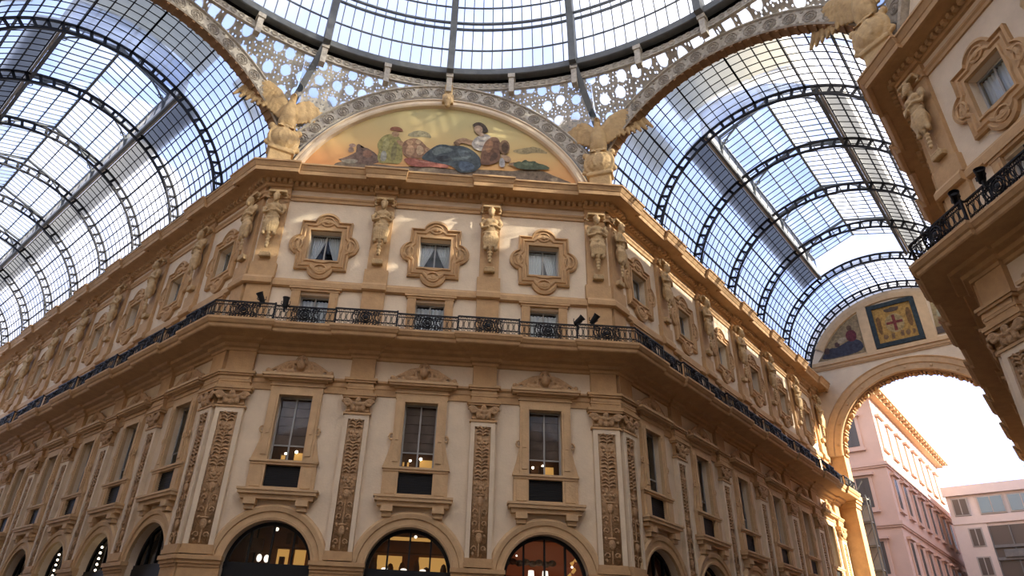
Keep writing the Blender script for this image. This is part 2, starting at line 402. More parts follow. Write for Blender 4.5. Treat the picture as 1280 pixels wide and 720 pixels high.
def pediment():
    m = MB(); m.box(-1.1, 1.1, -.3, .0, 11.2, 11.3)
    def scroll(cx, cz, r, sg, turns=1.4, w=.06):
        pts = []
        for i in range(22):
            t = i / 21; a = turns * 2 * pi * t; rr = r * (1 - .8 * t); pts.append((cx + sg * rr * cos(a), -.22, cz + rr * sin(a)))
        m.tube(pts, [w * (1 - .4 * i / 21) for i in range(22)], 6)
    for sg in (-1, 1):
        scroll(sg * .42, 11.5, .2, sg); scroll(sg * .78, 11.4, .13, -sg); m.tube([(sg * .18, -.22, 11.75), (sg * .5, -.2, 11.72), (sg * .85, -.2, 11.52), (sg * 1.1, -.2, 11.36), (sg * 1.22, -.2, 11.42)], [.09, .08, .07, .06, .05], 6)
        m.ell((sg * 1.22, -.22, 11.33), (.1, .1, .13), 8, 5); m.tube([(sg * .2, -.25, 11.35), (sg * .45, -.3, 11.3), (sg * .7, -.25, 11.36)], .07, 6)
    m.ell((0, -.24, 11.62), (.17, .16, .22), 10, 7); m.ell((0, -.34, 11.58), (.05, .07, .06), 6, 4); m.ell((0, -.2, 11.9), (.1, .1, .15), 8, 5)
    m.tube([(-.22, -.2, 11.75), (-.15, -.2, 11.95), (0, -.2, 12.0), (.15, -.2, 11.95), (.22, -.2, 11.75)], .06, 6)
    m.prism([(-.95, 11.2), (.95, 11.2), (.5, 11.55), (.2, 11.75), (-.2, 11.75), (-.5, 11.55)], -.16, 0)
    return fuse(m, 'pediment_carving', 'relief', .035, dec=.5)
MT = tallw(); PED = pediment()
ST = sash(.63, 7.94, 10.42, .2, 2, [8.55]).mesh('window_sash', 'sash'); PT = pane(.6, 7.95, 10.4, .24)
APR = MB(); APR.box(-.62, .62, .02, .1, 6.97, 7.75)
for i in range(9): APR.box(-.62, .62, .0, .02, 7.02 + i * .08, 7.05 + i * .08)
APR = APR.mesh('black_apron', 'black')
BL = MB(); BL.box(-.62, .62, .36, .4, 8.62, 10.42)
for i in range(5): BL.box(-.62, .62, .33, .36, 8.62 + i * .36, 8.66 + i * .36)
BL = BL.mesh('roller_blind', 'blind')
def candle():
    """what shows under the blind: lit back wall, table and small bulbs along the sill"""
    m = MB(); m.box(-.9, .9, 1.5, 1.55, 7.9, 9.2, 0); m.box(.0, .55, 1.4, 1.45, 8.3, 8.62, 1); m.box(-.6, -.35, 1.4, 1.45, 8.35, 8.5, 1); m.box(-.6, .6, .7, 1.0, 7.95, 8.1, 0); m.box(-.12, .08, .9, 1.0, 8.1, 8.5, 0); m.box(-.5, -.4, .9, 1.0, 8.1, 8.42, 0)
    for x in (-.46, -.18, .16, .42): m.ell((x, .42, 8.02), .03, 6, 4, 2)
    m.ell((.1, 1.2, 8.6), .06, 6, 4, 2); m.ell((-.3, 1.2, 8.52), .05, 6, 4, 2)
    return m.mesh('lit_interior', ['wood', 'warm', 'bulb'])
CAND = candle()
# arch of the ground floor
def archiv():
    m = MB(); n = 32; prof = [(1.5, -.02), (1.5, .12), (1.58, .14), (1.6, .09), (1.78, .09), (1.8, .15), (1.95, .18), (2.03, .12), (2.06, 0)]
    m.grid([[(r * cos(pi * i / n), -o, ZS + r * sin(pi * i / n)) for i in range(n + 1)] for r, o in prof])
    return m.mesh('shop_arch', 'trim2')
def fan(bars=3):
    m = MB(); n = 28; y0, y1 = .3, .42
    for r0, r1 in ((1.5, 1.38),):
        arc = lambda r, y: [(r * cos(pi * i / n), y, ZS + r * sin(pi * i / n)) for i in range(n + 1)]
        m.grid([arc(r0, y0), arc(r1, y0), arc(r1, y1), arc(r0, y1)])
    for i in range(bars):
        x = -RO + 2 * RO * (i + 1) / (bars + 1); h = sqrt(1.4 ** 2 - x * x); m.box(x - .03, x + .03, y0, y1, ZS, ZS + h)
    m.box(-RO, RO, y0 - .05, y1, ZS - .1, ZS + .12); 
    for x in (-1.45, -.5, .5, 1.45): m.box(x - .05, x + .05, y0, y1, 0, ZS)
    return m.mesh('iron_fanlight', 'black')
MA = archiv(); MF = fan(3)
_g = MB(); _g.face([(1.4 * cos(pi * i / 28), .36, ZS + 1.4 * sin(pi * i / 28)) for i in range(29)]); _g.face([(-1.45, .36, 0), (1.45, .36, 0), (1.45, .36, ZS), (-1.45, .36, ZS)])
MG = _g.mesh('shop_glass', 'pane')
_g = MB(); _g.box(-1.45, 1.45, .2, .3, 3.2, ZS - .02); SIGNB = _g.mesh('black_fascia', 'black')
def shop(kind):
    m = MB(); r = random.Random(kind)
    x0, x1 = -2.1, 2.1
    m.face([(x0, .62, 6.1), (x1, .62, 6.1), (x1, 3.2, 6.1), (x0, 3.2, 6.1)], 0); m.face([(x0, 3.2, 0), (x1, 3.2, 0), (x1, 3.2, 6.1), (x0, 3.2, 6.1)], 0 if kind != 2 else 4)
    for x in (x0, x1): m.face([(x, .62, 0), (x, 3.2, 0), (x, 3.2, 6.1), (x, .62, 6.1)], 0)
    if kind == 0:      # bar with a lit shelf on the right
        for a, b, c, d in ((.3, .72, 4.6, 5.25), (.95, 1.35, 4.6, 5.25), (1.5, 2.0, 4.55, 5.25)): m.box(a, b, 2.6, 2.7, c, d, 1)
        for x in (.55, 1.6): m.box(x - .09, x + .09, 2.3, 2.5, 4.6, 4.95, 0)
        m.box(.2, 2.0, 2.55, 2.75, 5.28, 5.34, 3); m.box(.55, .72, 2.6, 2.7, 5.45, 5.85, 3); m.box(.85, 1.0, 2.6, 2.7, 5.45, 5.85, 3)
        m.ell((-.25, 2.2, 4.85), (.1, .1, .14), 8, 5, 2); m.ell((.0, 2.3, 4.85), (.1, .1, .14), 8, 5, 2); m.ell((.42, 1.3, 5.75), .07, 8, 5, 2)
        m.box(-.9, -.3, 2.6, 2.8, 5.1, 5.6, 3); m.box(-2, 2, 1.9, 2.1, 4.4, 4.6, 3)
    elif kind == 1:    # long cove light over yellow shelving
        m.box(-1.4, 1.0, 2.0, 2.2, 5.72, 5.82, 1)
        for a, b, c, d in ((-1.3, -.35, 4.65, 5.25), (.3, 1.7, 4.55, 5.25)): m.box(a, b, 2.9, 2.95, c, d, 1)
        for i in range(7):
            x = -1.3 + i * .5 + r.uniform(-.1, .1); h = r.uniform(.15, .5); m.ell((x, 2.5, 4.7), (.13, .13, h), 8, 5, 0)
        m.ell((.15, 1.4, 5.75), .06, 8, 5, 2)
        for x in (-.9, -.2, .5): m.ell((x, 1.6, 4.62), (.12, .12, .05), 8, 4, 2)
        m.box(-1.6, 1.7, 2.6, 2.7, 5.3, 5.36, 3)
    else:              # red room with two lampshades and a striped drape
        for x in (-.28, .25): m.lathe((x, 1.8, 4.62), [(.12, 0), (.1, .22), (.001, .22)], 10, 2)
        for i in range(5): m.tube([(1.0 + .1 * i, 1.6, 4.4 + .25 * i), (1.25 + .05 * i, 1.5, 4.7 + .2 * i), (1.1 + .1 * i, 1.55, 5.0 + .16 * i)], .07, 6, 1 if i % 2 else 4)
        m.ell((1.15, 1.2, 4.95), .05, 6, 4, 2); m.ell((-.9, 1.2, 5.25), .04, 6, 4, 2)
        for i in range(8): m.ell((-1.2 + i * .25, 2.0, 5.1 + .05 * (i % 2)), (.16, .16, .12), 8, 5, 3)
    if kind == 0: m.v = [(x - .55, y, z) if abs(x) < 2.05 else (x, y, z) for x, y, z in m.v]
    return m.mesh('shop_interior', ['shopbrown', 'warm', 'lampw', 'wood', 'warm2'])
# giant pilaster
def pil(hw, cap=True):
    m = MB(); b = .15
    m.box(-hw, hw, -b, .02, 4.62, 12.3)
    return m
def pilaster():
    m = MB(); hw = .47
    m.box(-hw, hw, -.13, .02, 4.6, 9.78, 1)                       # shaft back
    for s_ in (-1, 1): m.box(min(s_ * .31, s_ * hw), max(s_ * .31, s_ * hw), -.2, -.12, 4.9, 9.6, 1)
    m.box(-hw, hw, -.2, -.12, 9.6, 9.78, 1); m.box(-hw - .04, hw + .04, -.24, .02, 4.6, 4.75); m.box(-hw - .01, hw + .01, -.21, .02, 4.75, 4.9)
    for z0, z1, o, w in ((9.78, 9.86, .24, .52), (10.42, 10.5, .3, .6), (10.5, 10.62, .34, .64), (10.62, 10.8, .2, .5), (10.8, 10.88, .24, .53), (10.88, 11.05, .2, .5), (11.05, 11.13, .3, .58), (11.13, 11.23, .35, .63)):
        m.box(-w, w, -o, .02, z0, z1)
    m.box(-hw, hw, -.17, .02, 11.2, 12.35); m.box(-.42, .42, -.17, .02, 9.86, 10.42)
    m.box(-hw, hw, -.15, .02, 12.9, 15.2); m.box(-.42, .42, -.15, .02, 15.5, 20.4); m.box(-hw - .03, hw + .03, -.2, .02, 15.5, 16.2)
    return m.mesh('pilaster', ['trim', 'stucco'])
def capital():
    m = MB()
    for s_ in (-1, 1):
        m.tube([(s_ * .42 + .17 * (1 - i / 16 * .8) * cos(i * .62) * s_, -.28, 10.22 + .17 * (1 - i / 16 * .8) * sin(i * .62)) for i in range(16)], .055, 6)
        m.ell((s_ * .2, -.24, 10.05), (.1, .08, .16), 8, 5)
    m.tube([(-.4, -.24, 10.3), (-.2, -.27, 10.2), (0, -.28, 10.16), (.2, -.27, 10.2), (.4, -.24, 10.3)], .07, 6)
    m.ell((0, -.28, 10.32), (.12, .1, .12), 8, 5); m.ell((0, -.24, 10.0), (.1, .08, .15), 8, 5); m.box(-.45, .45, -.22, .0, 9.88, 9.96)
    return fuse(m, 'capital', 'relief', .03, dec=.5)
def candelabra():
    m = MB(); r = random.Random(3); z = 5.0
    m.box(-.31, .31, -.135, -.1, 4.9, 9.6)
    m.tube([(0, -.15, 4.95), (0, -.15, 9.5)], .03, 5)
    while z < 9.35:
        t = r.choice('vsfl')
        if t == 'v': m.ell((0, -.16, z + .15), (.12, .07, .2), 8, 5); m.ell((0, -.16, z + .36), (.17, .06, .05), 8, 4)
        if t == 's':
            for s_ in (-1, 1): m.tube([(s_ * (.15 + .1 * (1 - i / 12) * cos(i * .6)), -.16, z + .2 + .12 * (1 - i / 12) * sin(i * .6)) for i in range(12)], .03, 5)
        if t == 'f': m.ell((0, -.17, z + .18), (.09, .07, .09), 8, 5); [m.ell((.13 * cos(a), -.155, z + .18 + .13 * sin(a)), (.07, .04, .07), 6, 4) for a in [i * pi / 3 for i in range(6)]]
        if t == 'l':
            for s_ in (-1, 1):
                for j in range(3): m.tube([(0, -.15, z + .08 + j * .12), (s_ * .12, -.18, z + .16 + j * .12), (s_ * .24, -.15, z + .1 + j * .14)], [.03, .045, .015], 5)
        for s_ in (-1, 1): m.ell((s_ * r.uniform(.14, .24), -.15, z + r.uniform(0, .4)), (.05, .04, .07), 6, 4)
        z += .42
    return m.mesh('relief_panel', 'relief', True)
MP, MC, MR = pilaster(), capital(), candelabra()

# ------------------------------------------------------------------ iron railing
def rail_unit(m, x, w, z=12.95):
    t = .014
    cx = x + w / 2
    for s_ in (-1, 1):
        m.tube([(cx + s_ * .03, 0, z + .2), (cx + s_ * w * .36, 0, z + .3), (cx + s_ * w * .36, 0, z + .45), (cx + s_ * .03, 0, z + .56)], t, 4)
    m.tube([(x, 0, z + .05), (x, 0, z + .66)], t, 4)
    m.tube([(cx + .07 * cos(a), 0, z + .12 + .06 * sin(a)) for a in [i * pi / 3 for i in range(6)]], t, 4, closed=True)
    m.tube([(cx + .05 * cos(a), 0, z + .62 + .04 * sin(a)) for a in [i * pi / 3 for i in range(6)]], t, 4, closed=True)
def railing(L, z=12.95):
    m = MB(); n = max(1, round(L / .21)); w = L / n
    for i in range(n): rail_unit(m, i * w, w, z)
    m.box(0, L, -.035, .035, z + .69, z + .74); m.box(0, L, -.02, .02, z + .56, z + .585); m.box(0, L, -.02, .02, z + .19, z + .215); m.box(0, L, -.025, .025, z + .02, z + .06)
    return m
def medal(z=12.95):
    m = MB()
    for a in range(10):
        x = -.5 + a * .11; m.tube([(x, -.03, z + .06), (x + .04, -.03, z + .2), (x - .04, -.03, z + .4), (x + .03, -.03, z + .68)], .022, 4)
    for r in (.24, .15): m.tube([(r * cos(t), -.05, z + .37 + r * sin(t)) for t in [i * pi / 6 for i in range(12)]], .028, 5, closed=True)
    m.ell((0, -.06, z + .37), (.09, .04, .1), 8, 5)
    for s_ in (-1, 1):
        for dz in (.18, .55): m.tube([(s_ * (.38 + .1 * cos(t)), -.04, z + dz + .09 * sin(t)) for t in [i * pi / 4 for i in range(8)]], .024, 4, closed=True)
    return m.mesh('medallion_panel', 'iron')
MEDAL = medal()
_rc = {}
def railmesh(L):
    k = round(L, 2)
    if k not in _rc: _rc[k] = railing(k).mesh('balcony_railing', 'iron')
    return _rc[k]
def put_rails(runs, parent, lo=None):
    o_ = 1.2; k, hw, pp, cw = .61, .475, .13, 1.02
    pts = path(runs, o_, k, hw, pp, cw)
    for i in range(len(pts) - 1):
        a, b = Vector(pts[i]), Vector(pts[i + 1]); L = (b - a).length
        if L < .05: continue
        ang = math.atan2(b.y - a.y, b.x - a.x)
        if L < .3:
            m = MB(); m.box(0, L, -.03, .03, 13.64, 13.69); m.box(0, L, -.02, .02, 12.97, 13.0); m.box(-.03, .03, -.03, .03, 12.95, 13.72)
            obj('railing_return', m.mesh('railing_return', 'iron'), parent, (a.x, a.y, 0), ang); continue
        r = obj('balcony_railing', railmesh(L), parent, (a.x, a.y, 0), ang)
        if 2.2 < L < 2.8 or (L < 2.2 and L > 1.6):
            obj('medallion_panel', MEDAL, r, (L / 2 if L > 2.2 else L * .5, 0, 0))

# ------------------------------------------------------------------ facades
def facade_walls(bays, extra, parent):
    m = MB()
    for wall, s, h in bays: m.add(bay_wall(h), mx(wall, s))
    for wall, s0, s1 in extra:
        p0 = place(wall, s0); p1 = place(wall, s1); m.face([(p0[0], p0[1], 0), (p1[0], p1[1], 0), (p1[0], p1[1], ZC), (p0[0], p0[1], ZC)])
    obj('facade_wall', m.mesh('facade_wall', 'stucco'), parent)
def bay_parts(wall, s, parent, ck, shopk, tall_lit=True, door=True):
    p, r = at(wall, s)
    a = obj('quatrefoil_window', MQ, parent, p, r); obj('window_sash', SQ, a); obj('glass_pane', PQ, a); obj('curtain', CQ[ck], a)
    a = obj('balcony_door', MD, parent, p, r); obj('door_sash', SD, a); obj('glass_pane', PD, a); obj('curtain', CD, a)
    a = obj('tall_window', MT, parent, p, r); obj('pediment_carving', PED, a); obj('window_sash', ST, a); obj('glass_pane', PT, a)
    obj('apron_panel', APR, a); 
    if tall_lit: obj('roller_blind', BL, a); obj('lit_interior', CAND, a)
    a = obj('shop_arch', MA, parent, p, r); obj('iron_fanlight', MF, a); obj('glass_pane', MG, a); obj('fascia_board', SIGNB, a)
    if shopk is not None: obj('shop_interior', shopk, a)
def pil_parts(wall, s, parent, sx=1.):
    p, r = at(wall, s)
    a = obj('pilaster', MP, parent, p, r, scale=(sx, 1, 1)); obj('capital', MC, a); obj('relief_panel', MR, a)
CORN = [(0, 20.2), (.1, 20.22), (.14, 20.3), (.2, 20.33), (.2, 20.46), (.32, 20.47), (.4, 20.5), (.8, 20.52), (.82, 20.42), (.95, 20.42), (.97, 20.6), (1.0, 20.62), (1.1, 20.8), (1.15, 20.82), (1.15, 20.9), (0, ZC)]
SLAB = [(0, 12.08), (.08, 12.1), (.1, 12.2), (.22, 12.24), (.26, 12.36), (.5, 12.4), (.55, 12.5), (.95, 12.52), (1.2, 12.54), (1.24, 12.58), (1.26, 12.68), (1.32, 12.72), (1.38, 12.82), (1.4, 12.84), (1.4, 12.93), (0, 12.95)]
def trims(runs, parent, nm):
    m = MB(); sweep(m, runs, CORN, .43)
    # dentils under the cornice
    dl = path(runs, .2, .43, .475, .15, 1.02)
    for i in range(len(dl) - 1):
        a, b = Vector(dl[i]), Vector(dl[i + 1]); L = (b - a).length
        if L < .3: continue
        d = (b - a) / L; nrm = Vector((d.y, -d.x)); n = int(L / .25)
        for j in range(n):
            c = a + d * (L * (j + .5) / n); M_ = Matrix.Translation((c.x, c.y, 0)) @ Matrix.Rotation(math.atan2(d.y, d.x), 4, 'Z')
            bx = MB(); bx.box(-.07, .07, -.15, .0, 20.3, 20.47, 1); m.add(bx, M_)
    obj('main_cornice', m.mesh('main_cornice', ['trim', 'trim2']), parent)
    m = MB(); sweep(m, runs, SLAB, .61, pp=.13); obj('balcony_slab', m.mesh('balcony_slab', 'trim'), parent)
    m = MB(); sweep(m, runs, [(0, 15.14), (.1, 15.16), (.16, 15.2), (.16, 15.42), (.1, 15.5), (.08, 15.56), (0, 15.56)], .2)
    sweep(m, runs, [(0, 19.6), (.07, 19.6), (.08, 19.72), (.14, 19.78), (.14, 19.86), (0, 19.88)], .2)
    sweep(m, runs, [(0, 10.62), (.06, 10.62), (.07, 10.85), (.1, 10.9), (.08, 11.05), (.16, 11.12), (.16, 11.2), (0, 11.2)], .2)
    sweep(m, runs, [(0, 12.94), (.07, 12.94), (.07, 13.15), (0, 13.2)], .2)
    obj('string_course', m.mesh('string_course', 'trim'), parent)
    return
def piers(walls, parent):
    """piers between the shop arches with their impost moulding"""
    for wall, a, b in walls:
        m = MB(); h = abs(b - a) / 2; c = (a + b) / 2
        m.box(-h, h, -.1, .03, 0, 4.28); m.box(-h - .02, h + .02, -.2, .02, 4.3, 4.42); m.box(-h, h, -.14, .02, 4.2, 4.3); m.box(-h - .05, h + .05, -.27, .02, 4.42, 4.56)
        m.box(-h + .15, h - .15, -.14, -.1, .5, 4.05)
        p, r = at(wall, c); obj('pier', m.mesh('pier', 'trim'), parent, p, r)
def core(runs, parent, tail):
    """inner walls, floors and roof behind the windows"""
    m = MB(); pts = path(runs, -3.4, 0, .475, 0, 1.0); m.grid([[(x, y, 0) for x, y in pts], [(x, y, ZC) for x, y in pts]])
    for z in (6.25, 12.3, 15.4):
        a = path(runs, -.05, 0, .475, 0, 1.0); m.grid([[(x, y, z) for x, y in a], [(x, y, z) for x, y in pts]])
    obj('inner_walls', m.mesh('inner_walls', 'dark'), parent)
    a = path(runs, .0, 0, .475, 0, 1.0); m = MB(); m.grid([[(x, y, ZC + .02) for x, y in a], [(x, y, ZC + .02) for x, y in pts]])
    m.face([(x, y, ZC + .02) for x, y in pts] + [(x, y, ZC + .02) for x, y in tail]); obj('flat_roof', m.mesh('flat_roof', 'roof'), parent)

B1 = thing('arcade_building', 'ornate cream and ochre corner building with iron balcony and three lit shop arches', 'building')
SH = [shop(0), shop(1), shop(2)]
bays = [('F', k * S, S / 2) for k in (-1, 0, 1)] + [('R', T0 + k * S2, S2 / 2) for k in range(NR)] + [('L', T0 + k * S2, S2 / 2) for k in range(NL)]
facade_walls(bays, [('F', -W, -1.5 * S), ('F', 1.5 * S, W), ('R', 0, T0 - S2 / 2), ('L', T0 - S2 / 2, 0), ('R', PR[-1], TEND), ('L', LEND, PL[-1])], B1)
for k in (-1, 0, 1): bay_parts('F', k * S, B1, {-1: 0, 0: 1, 1: 2}[k], SH[k + 1])
for k in range(NR): bay_parts('R', T0 + k * S2, B1, 3, SH[1] if k == 1 else None, False)
for k in range(NL): bay_parts('L', T0 + k * S2, B1, 3, None, False)
for s_ in (-S / 2, S / 2): pil_parts('F', s_, B1)
for s_ in (-7.15, 7.15): pil_parts('F', s_, B1, 1.1)
for w_, ps in (('R', PR), ('L', PL)):
    pil_parts(w_, .5, B1, 1.02)
    for s_ in ps: pil_parts(w_, s_, B1)
trims(RUN1, B1, '')
piers([('F', -S + RO, -RO), ('F', RO, S - RO), ('F', -W, -S - RO), ('F', S + RO, W)] +
      [(w_, a, b) for w_, n in (('R', NR), ('L', NL)) for a, b in [(0, T0 - RO)] + [(T0 + k * S2 + RO, T0 + (k + 1) * S2 - RO) for k in range(n - 1)]], B1)
put_rails(RUN1, B1)
core(RUN1, B1, [(12, 54), (-20, 60)])

# the building across the right-hand gallery mouth
B2 = thing('arcade_building', 'ornate ochre building corner cropped by the right edge of the picture', 'building')
bays = [('G', k * S, S / 2) for k in (-1, 0, 1)] + [('H', T0 + k * S2, S2 / 2) for k in range(NR)]
facade_walls(bays, [('G', W, 1.5 * S), ('G', -1.5 * S, -W), ('H', T0 - S2 / 2, 0), ('H', TEND, PR[-1])], B2)
for k in (-1, 0, 1): bay_parts('G', k * S, B2, 3, None, False)
for k in range(NR): bay_parts('H', T0 + k * S2, B2, 3, None, False)
for s_ in (S / 2, -S / 2): pil_parts('G', s_, B2)
pil_parts('G', 7.15, B2, 1.1); pil_parts('H', .5, B2, 1.02)
for s_ in PR: pil_parts('H', s_, B2)
trims(RUN2, B2, ''); put_rails(RUN2, B2)
piers([('G', -S + RO, -RO), ('G', RO, S - RO), ('G', S + RO, W)] + [('H', a, b) for a, b in [(0, T0 - RO)] + [(T0 + k * S2 + RO, T0 + (k + 1) * S2 - RO) for k in range(NR - 1)]], B2)
core(RUN2, B2, [(40, -W), (58, 7.9)])

# ------------------------------------------------------------------ carved figures on the upper pilasters
def herm():
    m = MB(); f = -.12
    m.ell((0, f - .22, 3.02), (.15, .16, .2), 10, 8); m.ell((0, f - .33, 2.86), (.1, .1, .16), 8, 6)          # head, beard
    m.ell((0, f - .38, 3.0), (.03, .05, .05), 6, 4); m.tube([(-.15, f - .2, 3.1), (0, f - .3, 3.2), (.15, f - .2, 3.1)], .07, 6)
    m.tube([(0, f - .15, 2.75), (0, f - .18, 2.9)], .1, 8)
    m.ell((0, f - .12, 2.45), (.33, .2, .32), 12, 8); m.ell((0, f - .14, 2.1), (.27, .2, .3), 12, 8)
    for s_ in (-1, 1):
        m.ell((s_ * .14, f - .25, 2.5), (.14, .09, .12), 8, 6)
        m.tube([(s_ * .34, f - .1, 2.66), (s_ * .44, f - .16, 2.38), (s_ * .4, f - .22, 2.14), (s_ * .1, f - .36, 2.22 + .06 * s_)], [.12, .1, .085, .06], 8)
        m.ell((s_ * .05, f - .37, 2.22), (.08, .05, .06), 8, 5)
        m.tube([(s_ * .3, f - .05, 3.28), (s_ * .42, f - .1, 3.2), (s_ * .42, f - .1, 3.05), (s_ * .32, f - .1, 3.05)], .06, 6)
    m.box(-.4, .4, f - .25, 0, 3.28, 3.4)
    for i in range(7):                                                                                        # cloth round the hips
        a = -.9 + i * .3; m.tube([(.3 * sin(a) * .8, f - .1 - .12 * cos(a), 1.9), (.36 * sin(a), f - .12 - .16 * cos(a), 1.6), (.3 * sin(a), f - .1 - .14 * cos(a), 1.15)], [.09, .1, .06], 6)
    m.tube([(-.32, f - .1, 1.95), (-.05, f - .32, 1.82), (.3, f - .15, 1.98)], .08, 6)
    m.ell((0, f - .1, 1.6), (.3, .2, .45), 10, 7)
    for x in (-.24, 0, .24): m.ell((x, f - .2, 1.1), (.1, .08, .12), 8, 5)
    m.grid([[(-.2, f - .12, .2), (.2, f - .12, .2), (.2, 0, .2), (-.2, 0, .2)], [(-.28, f - .14, 1.3), (.28, f - .14, 1.3), (.28, 0, 1.3), (-.28, 0, 1.3)]], 0, True)
    for z in (.92, .76, .6, .45): m.ell((0, f - .16, z), (.09 * (z + .3), .06, .07), 8, 5)
    m.box(-.24, .24, f - .1, 0, .0, .2)
    return fuse(m, 'herm_statue', 'statue', .032, dec=.6)
HM = herm()
ORD = ['first', 'second', 'third', 'fourth', 'fifth', 'sixth', 'seventh', 'eighth', 'ninth']
def put_herm(wall, s, label):
    p, r = at(wall, s, 16.42, .14); thing('herm_statue', label, 'statue', HM, p, r, 'stone herm figures on the upper pilasters')
put_herm('F', -S / 2, 'bearded stone herm on the pilaster left of the middle front window')
put_herm('F', S / 2, 'bearded stone herm on the pilaster right of the middle front window')
put_herm('F', -7.15, 'stone herm at the front side of the left building corner')
put_herm('F', 7.15, 'stone herm at the front side of the right building corner')
put_herm('L', .5, 'stone herm turned to the left gallery at the left building corner')
put_herm('R', .5, 'stone herm turned to the right gallery at the right building corner')
for i, s_ in enumerate(PL): put_herm('L', s_, 'stone herm on the %s pilaster along the left gallery wall, counted from the corner' % ORD[i])
for i, s_ in enumerate(PR): put_herm('R', s_, 'stone herm on the %s pilaster along the right gallery wall, counted from the corner' % ORD[i])
put_herm('G', 7.15, 'large stone herm on the corner pilaster of the building at the right edge')
put_herm('G', S / 2, 'stone herm past the first window of the building at the right edge')

# ------------------------------------------------------------------ eagles
def eagle_parts():
    b = MB()
    b.ell((0, -.1, 2.2), (.42, .38, .8), 12, 9); b.ell((0, -.18, 2.62), (.3, .28, .4), 10, 8); b.tube([(0, -.1, 2.85), (0, -.18, 3.1), (.02, -.22, 3.3)], [.24, .18, .16], 8)
    b.ell((.02, -.26, 3.36), (.16, .2, .17), 10, 7); b.tube([(.02, -.42, 3.36), (.02, -.54, 3.33), (.02, -.56, 3.24)], [.08, .05, .02], 6)
    for s_ in (-1, 1): b.ell((s_ * .22, -.15, 1.8), (.2, .22, .35), 10, 7); b.tube([(s_ * .24, -.2, 1.6), (s_ * .26, -.3, 1.4)], .09, 6); [b.tube([(s_ * .26 + d, -.32, 1.42), (s_ * .26 + d * 1.8, -.46, 1.3)], .045, 5) for d in (-.08, 0, .08)]
    for x in (-.2, -.1, 0, .1, .2): b.tube([(x, .1, 1.7), (x * 1.6, .05, 1.1)], [.1, .06], 6)
    body = fuse(b, 'eagle_body', 'eagle', .045, dec=.6)
    def wing(s_):
        w = MB(); sh = Vector((s_ * .28, .0, 2.85)); tip = Vector((s_ * 1.6, .18, 4.15)); n = 11
        w.tube([Vector((s_ * .1, 0, 2.6)), sh, Vector((s_ * .7, .0, 3.55)), Vector((s_ * 1.15, .08, 3.9)), tip], [.28, .26, .2, .16, .1], 8)
        for row, (ln, wd) in enumerate(((1.15, .17), (.75, .16), (.4, .14))):
            for i in range(n):
                f = i / (n - 1); a = sh.lerp(Vector((s_ * .7, 0, 3.55)), f / .4) if f < .4 else Vector((s_ * .7, 0, 3.55)).lerp(tip, (f - .4) / .6)
                L = ln * (.75 + .75 * f) ; d = Vector((s_ * (.05 + .42 * f), .05, -1 + .35 * f)).normalized()
                w.tube([a + Vector((0, -.04 * row, 0)), a + d * L * .5 + Vector((0, -.05 * row, 0)), a + d * L + Vector((0, -.02 * row, 0))], [wd, wd * 1.05, wd * .4], 6)
        return fuse(w, 'wing', 'eagle', .05, dec=.6)
    c = MB(); c.ell((0, -.3, .72), (.58, .26, .62), 16, 10); c.tube([(.66 * cos(t), -.26, .72 + .7 * sin(t)) for t in [i * pi / 12 for i in range(24)]], .09, 6, closed=True)
    for s_ in (-1, 1):
        c.tube([(s_ * (.6 + .16 * cos(i * .7)), -.2, .3 + .16 * (1 - i / 14) * sin(i * .7)) for i in range(10)], .08, 6); c.ell((s_ * .62, -.2, 1.3), (.16, .14, .18), 8, 6)
        c.tube([(s_ * .16, -.52, .4), (s_ * .26, -.54, .75), (s_ * .12, -.5, 1.1)], .05, 6)
    c.box(-.6, .6, -.4, .25, -.05, .14); c.box(-.5, .5, -.3, .2, -.72, .0); c.ell((0, -.2, 1.45), (.3, .2, .14), 8, 6)
    sh_ = fuse(c, 'shield', 'eagle', .045, dec=.6)
    return body, wing(-1), wing(1), sh_
EB, EL, ER, ES = eagle_parts()
for (x, y), r, lb in (((-W, A), 22.5, 'golden eagle with raised wings on a shield above the left building corner'), ((W, A), -22.5, 'brown eagle with spread wings on a round shield above the right building corner'),
                      ((A, W), -67.5, 'eagle on a pale shield cut off by the top edge above the far right building')):
    r_ = RAD(r)
    d = Vector((sin(r_), -cos(r_))); e = thing('eagle_statue', lb, 'statue', ES, (x + d.x * .75, y + d.y * .75, ZC + .72), r_, 'eagles above the building corners')
    obj('eagle_body', EB, e); obj('wing', EL, e); obj('wing', ER, e)

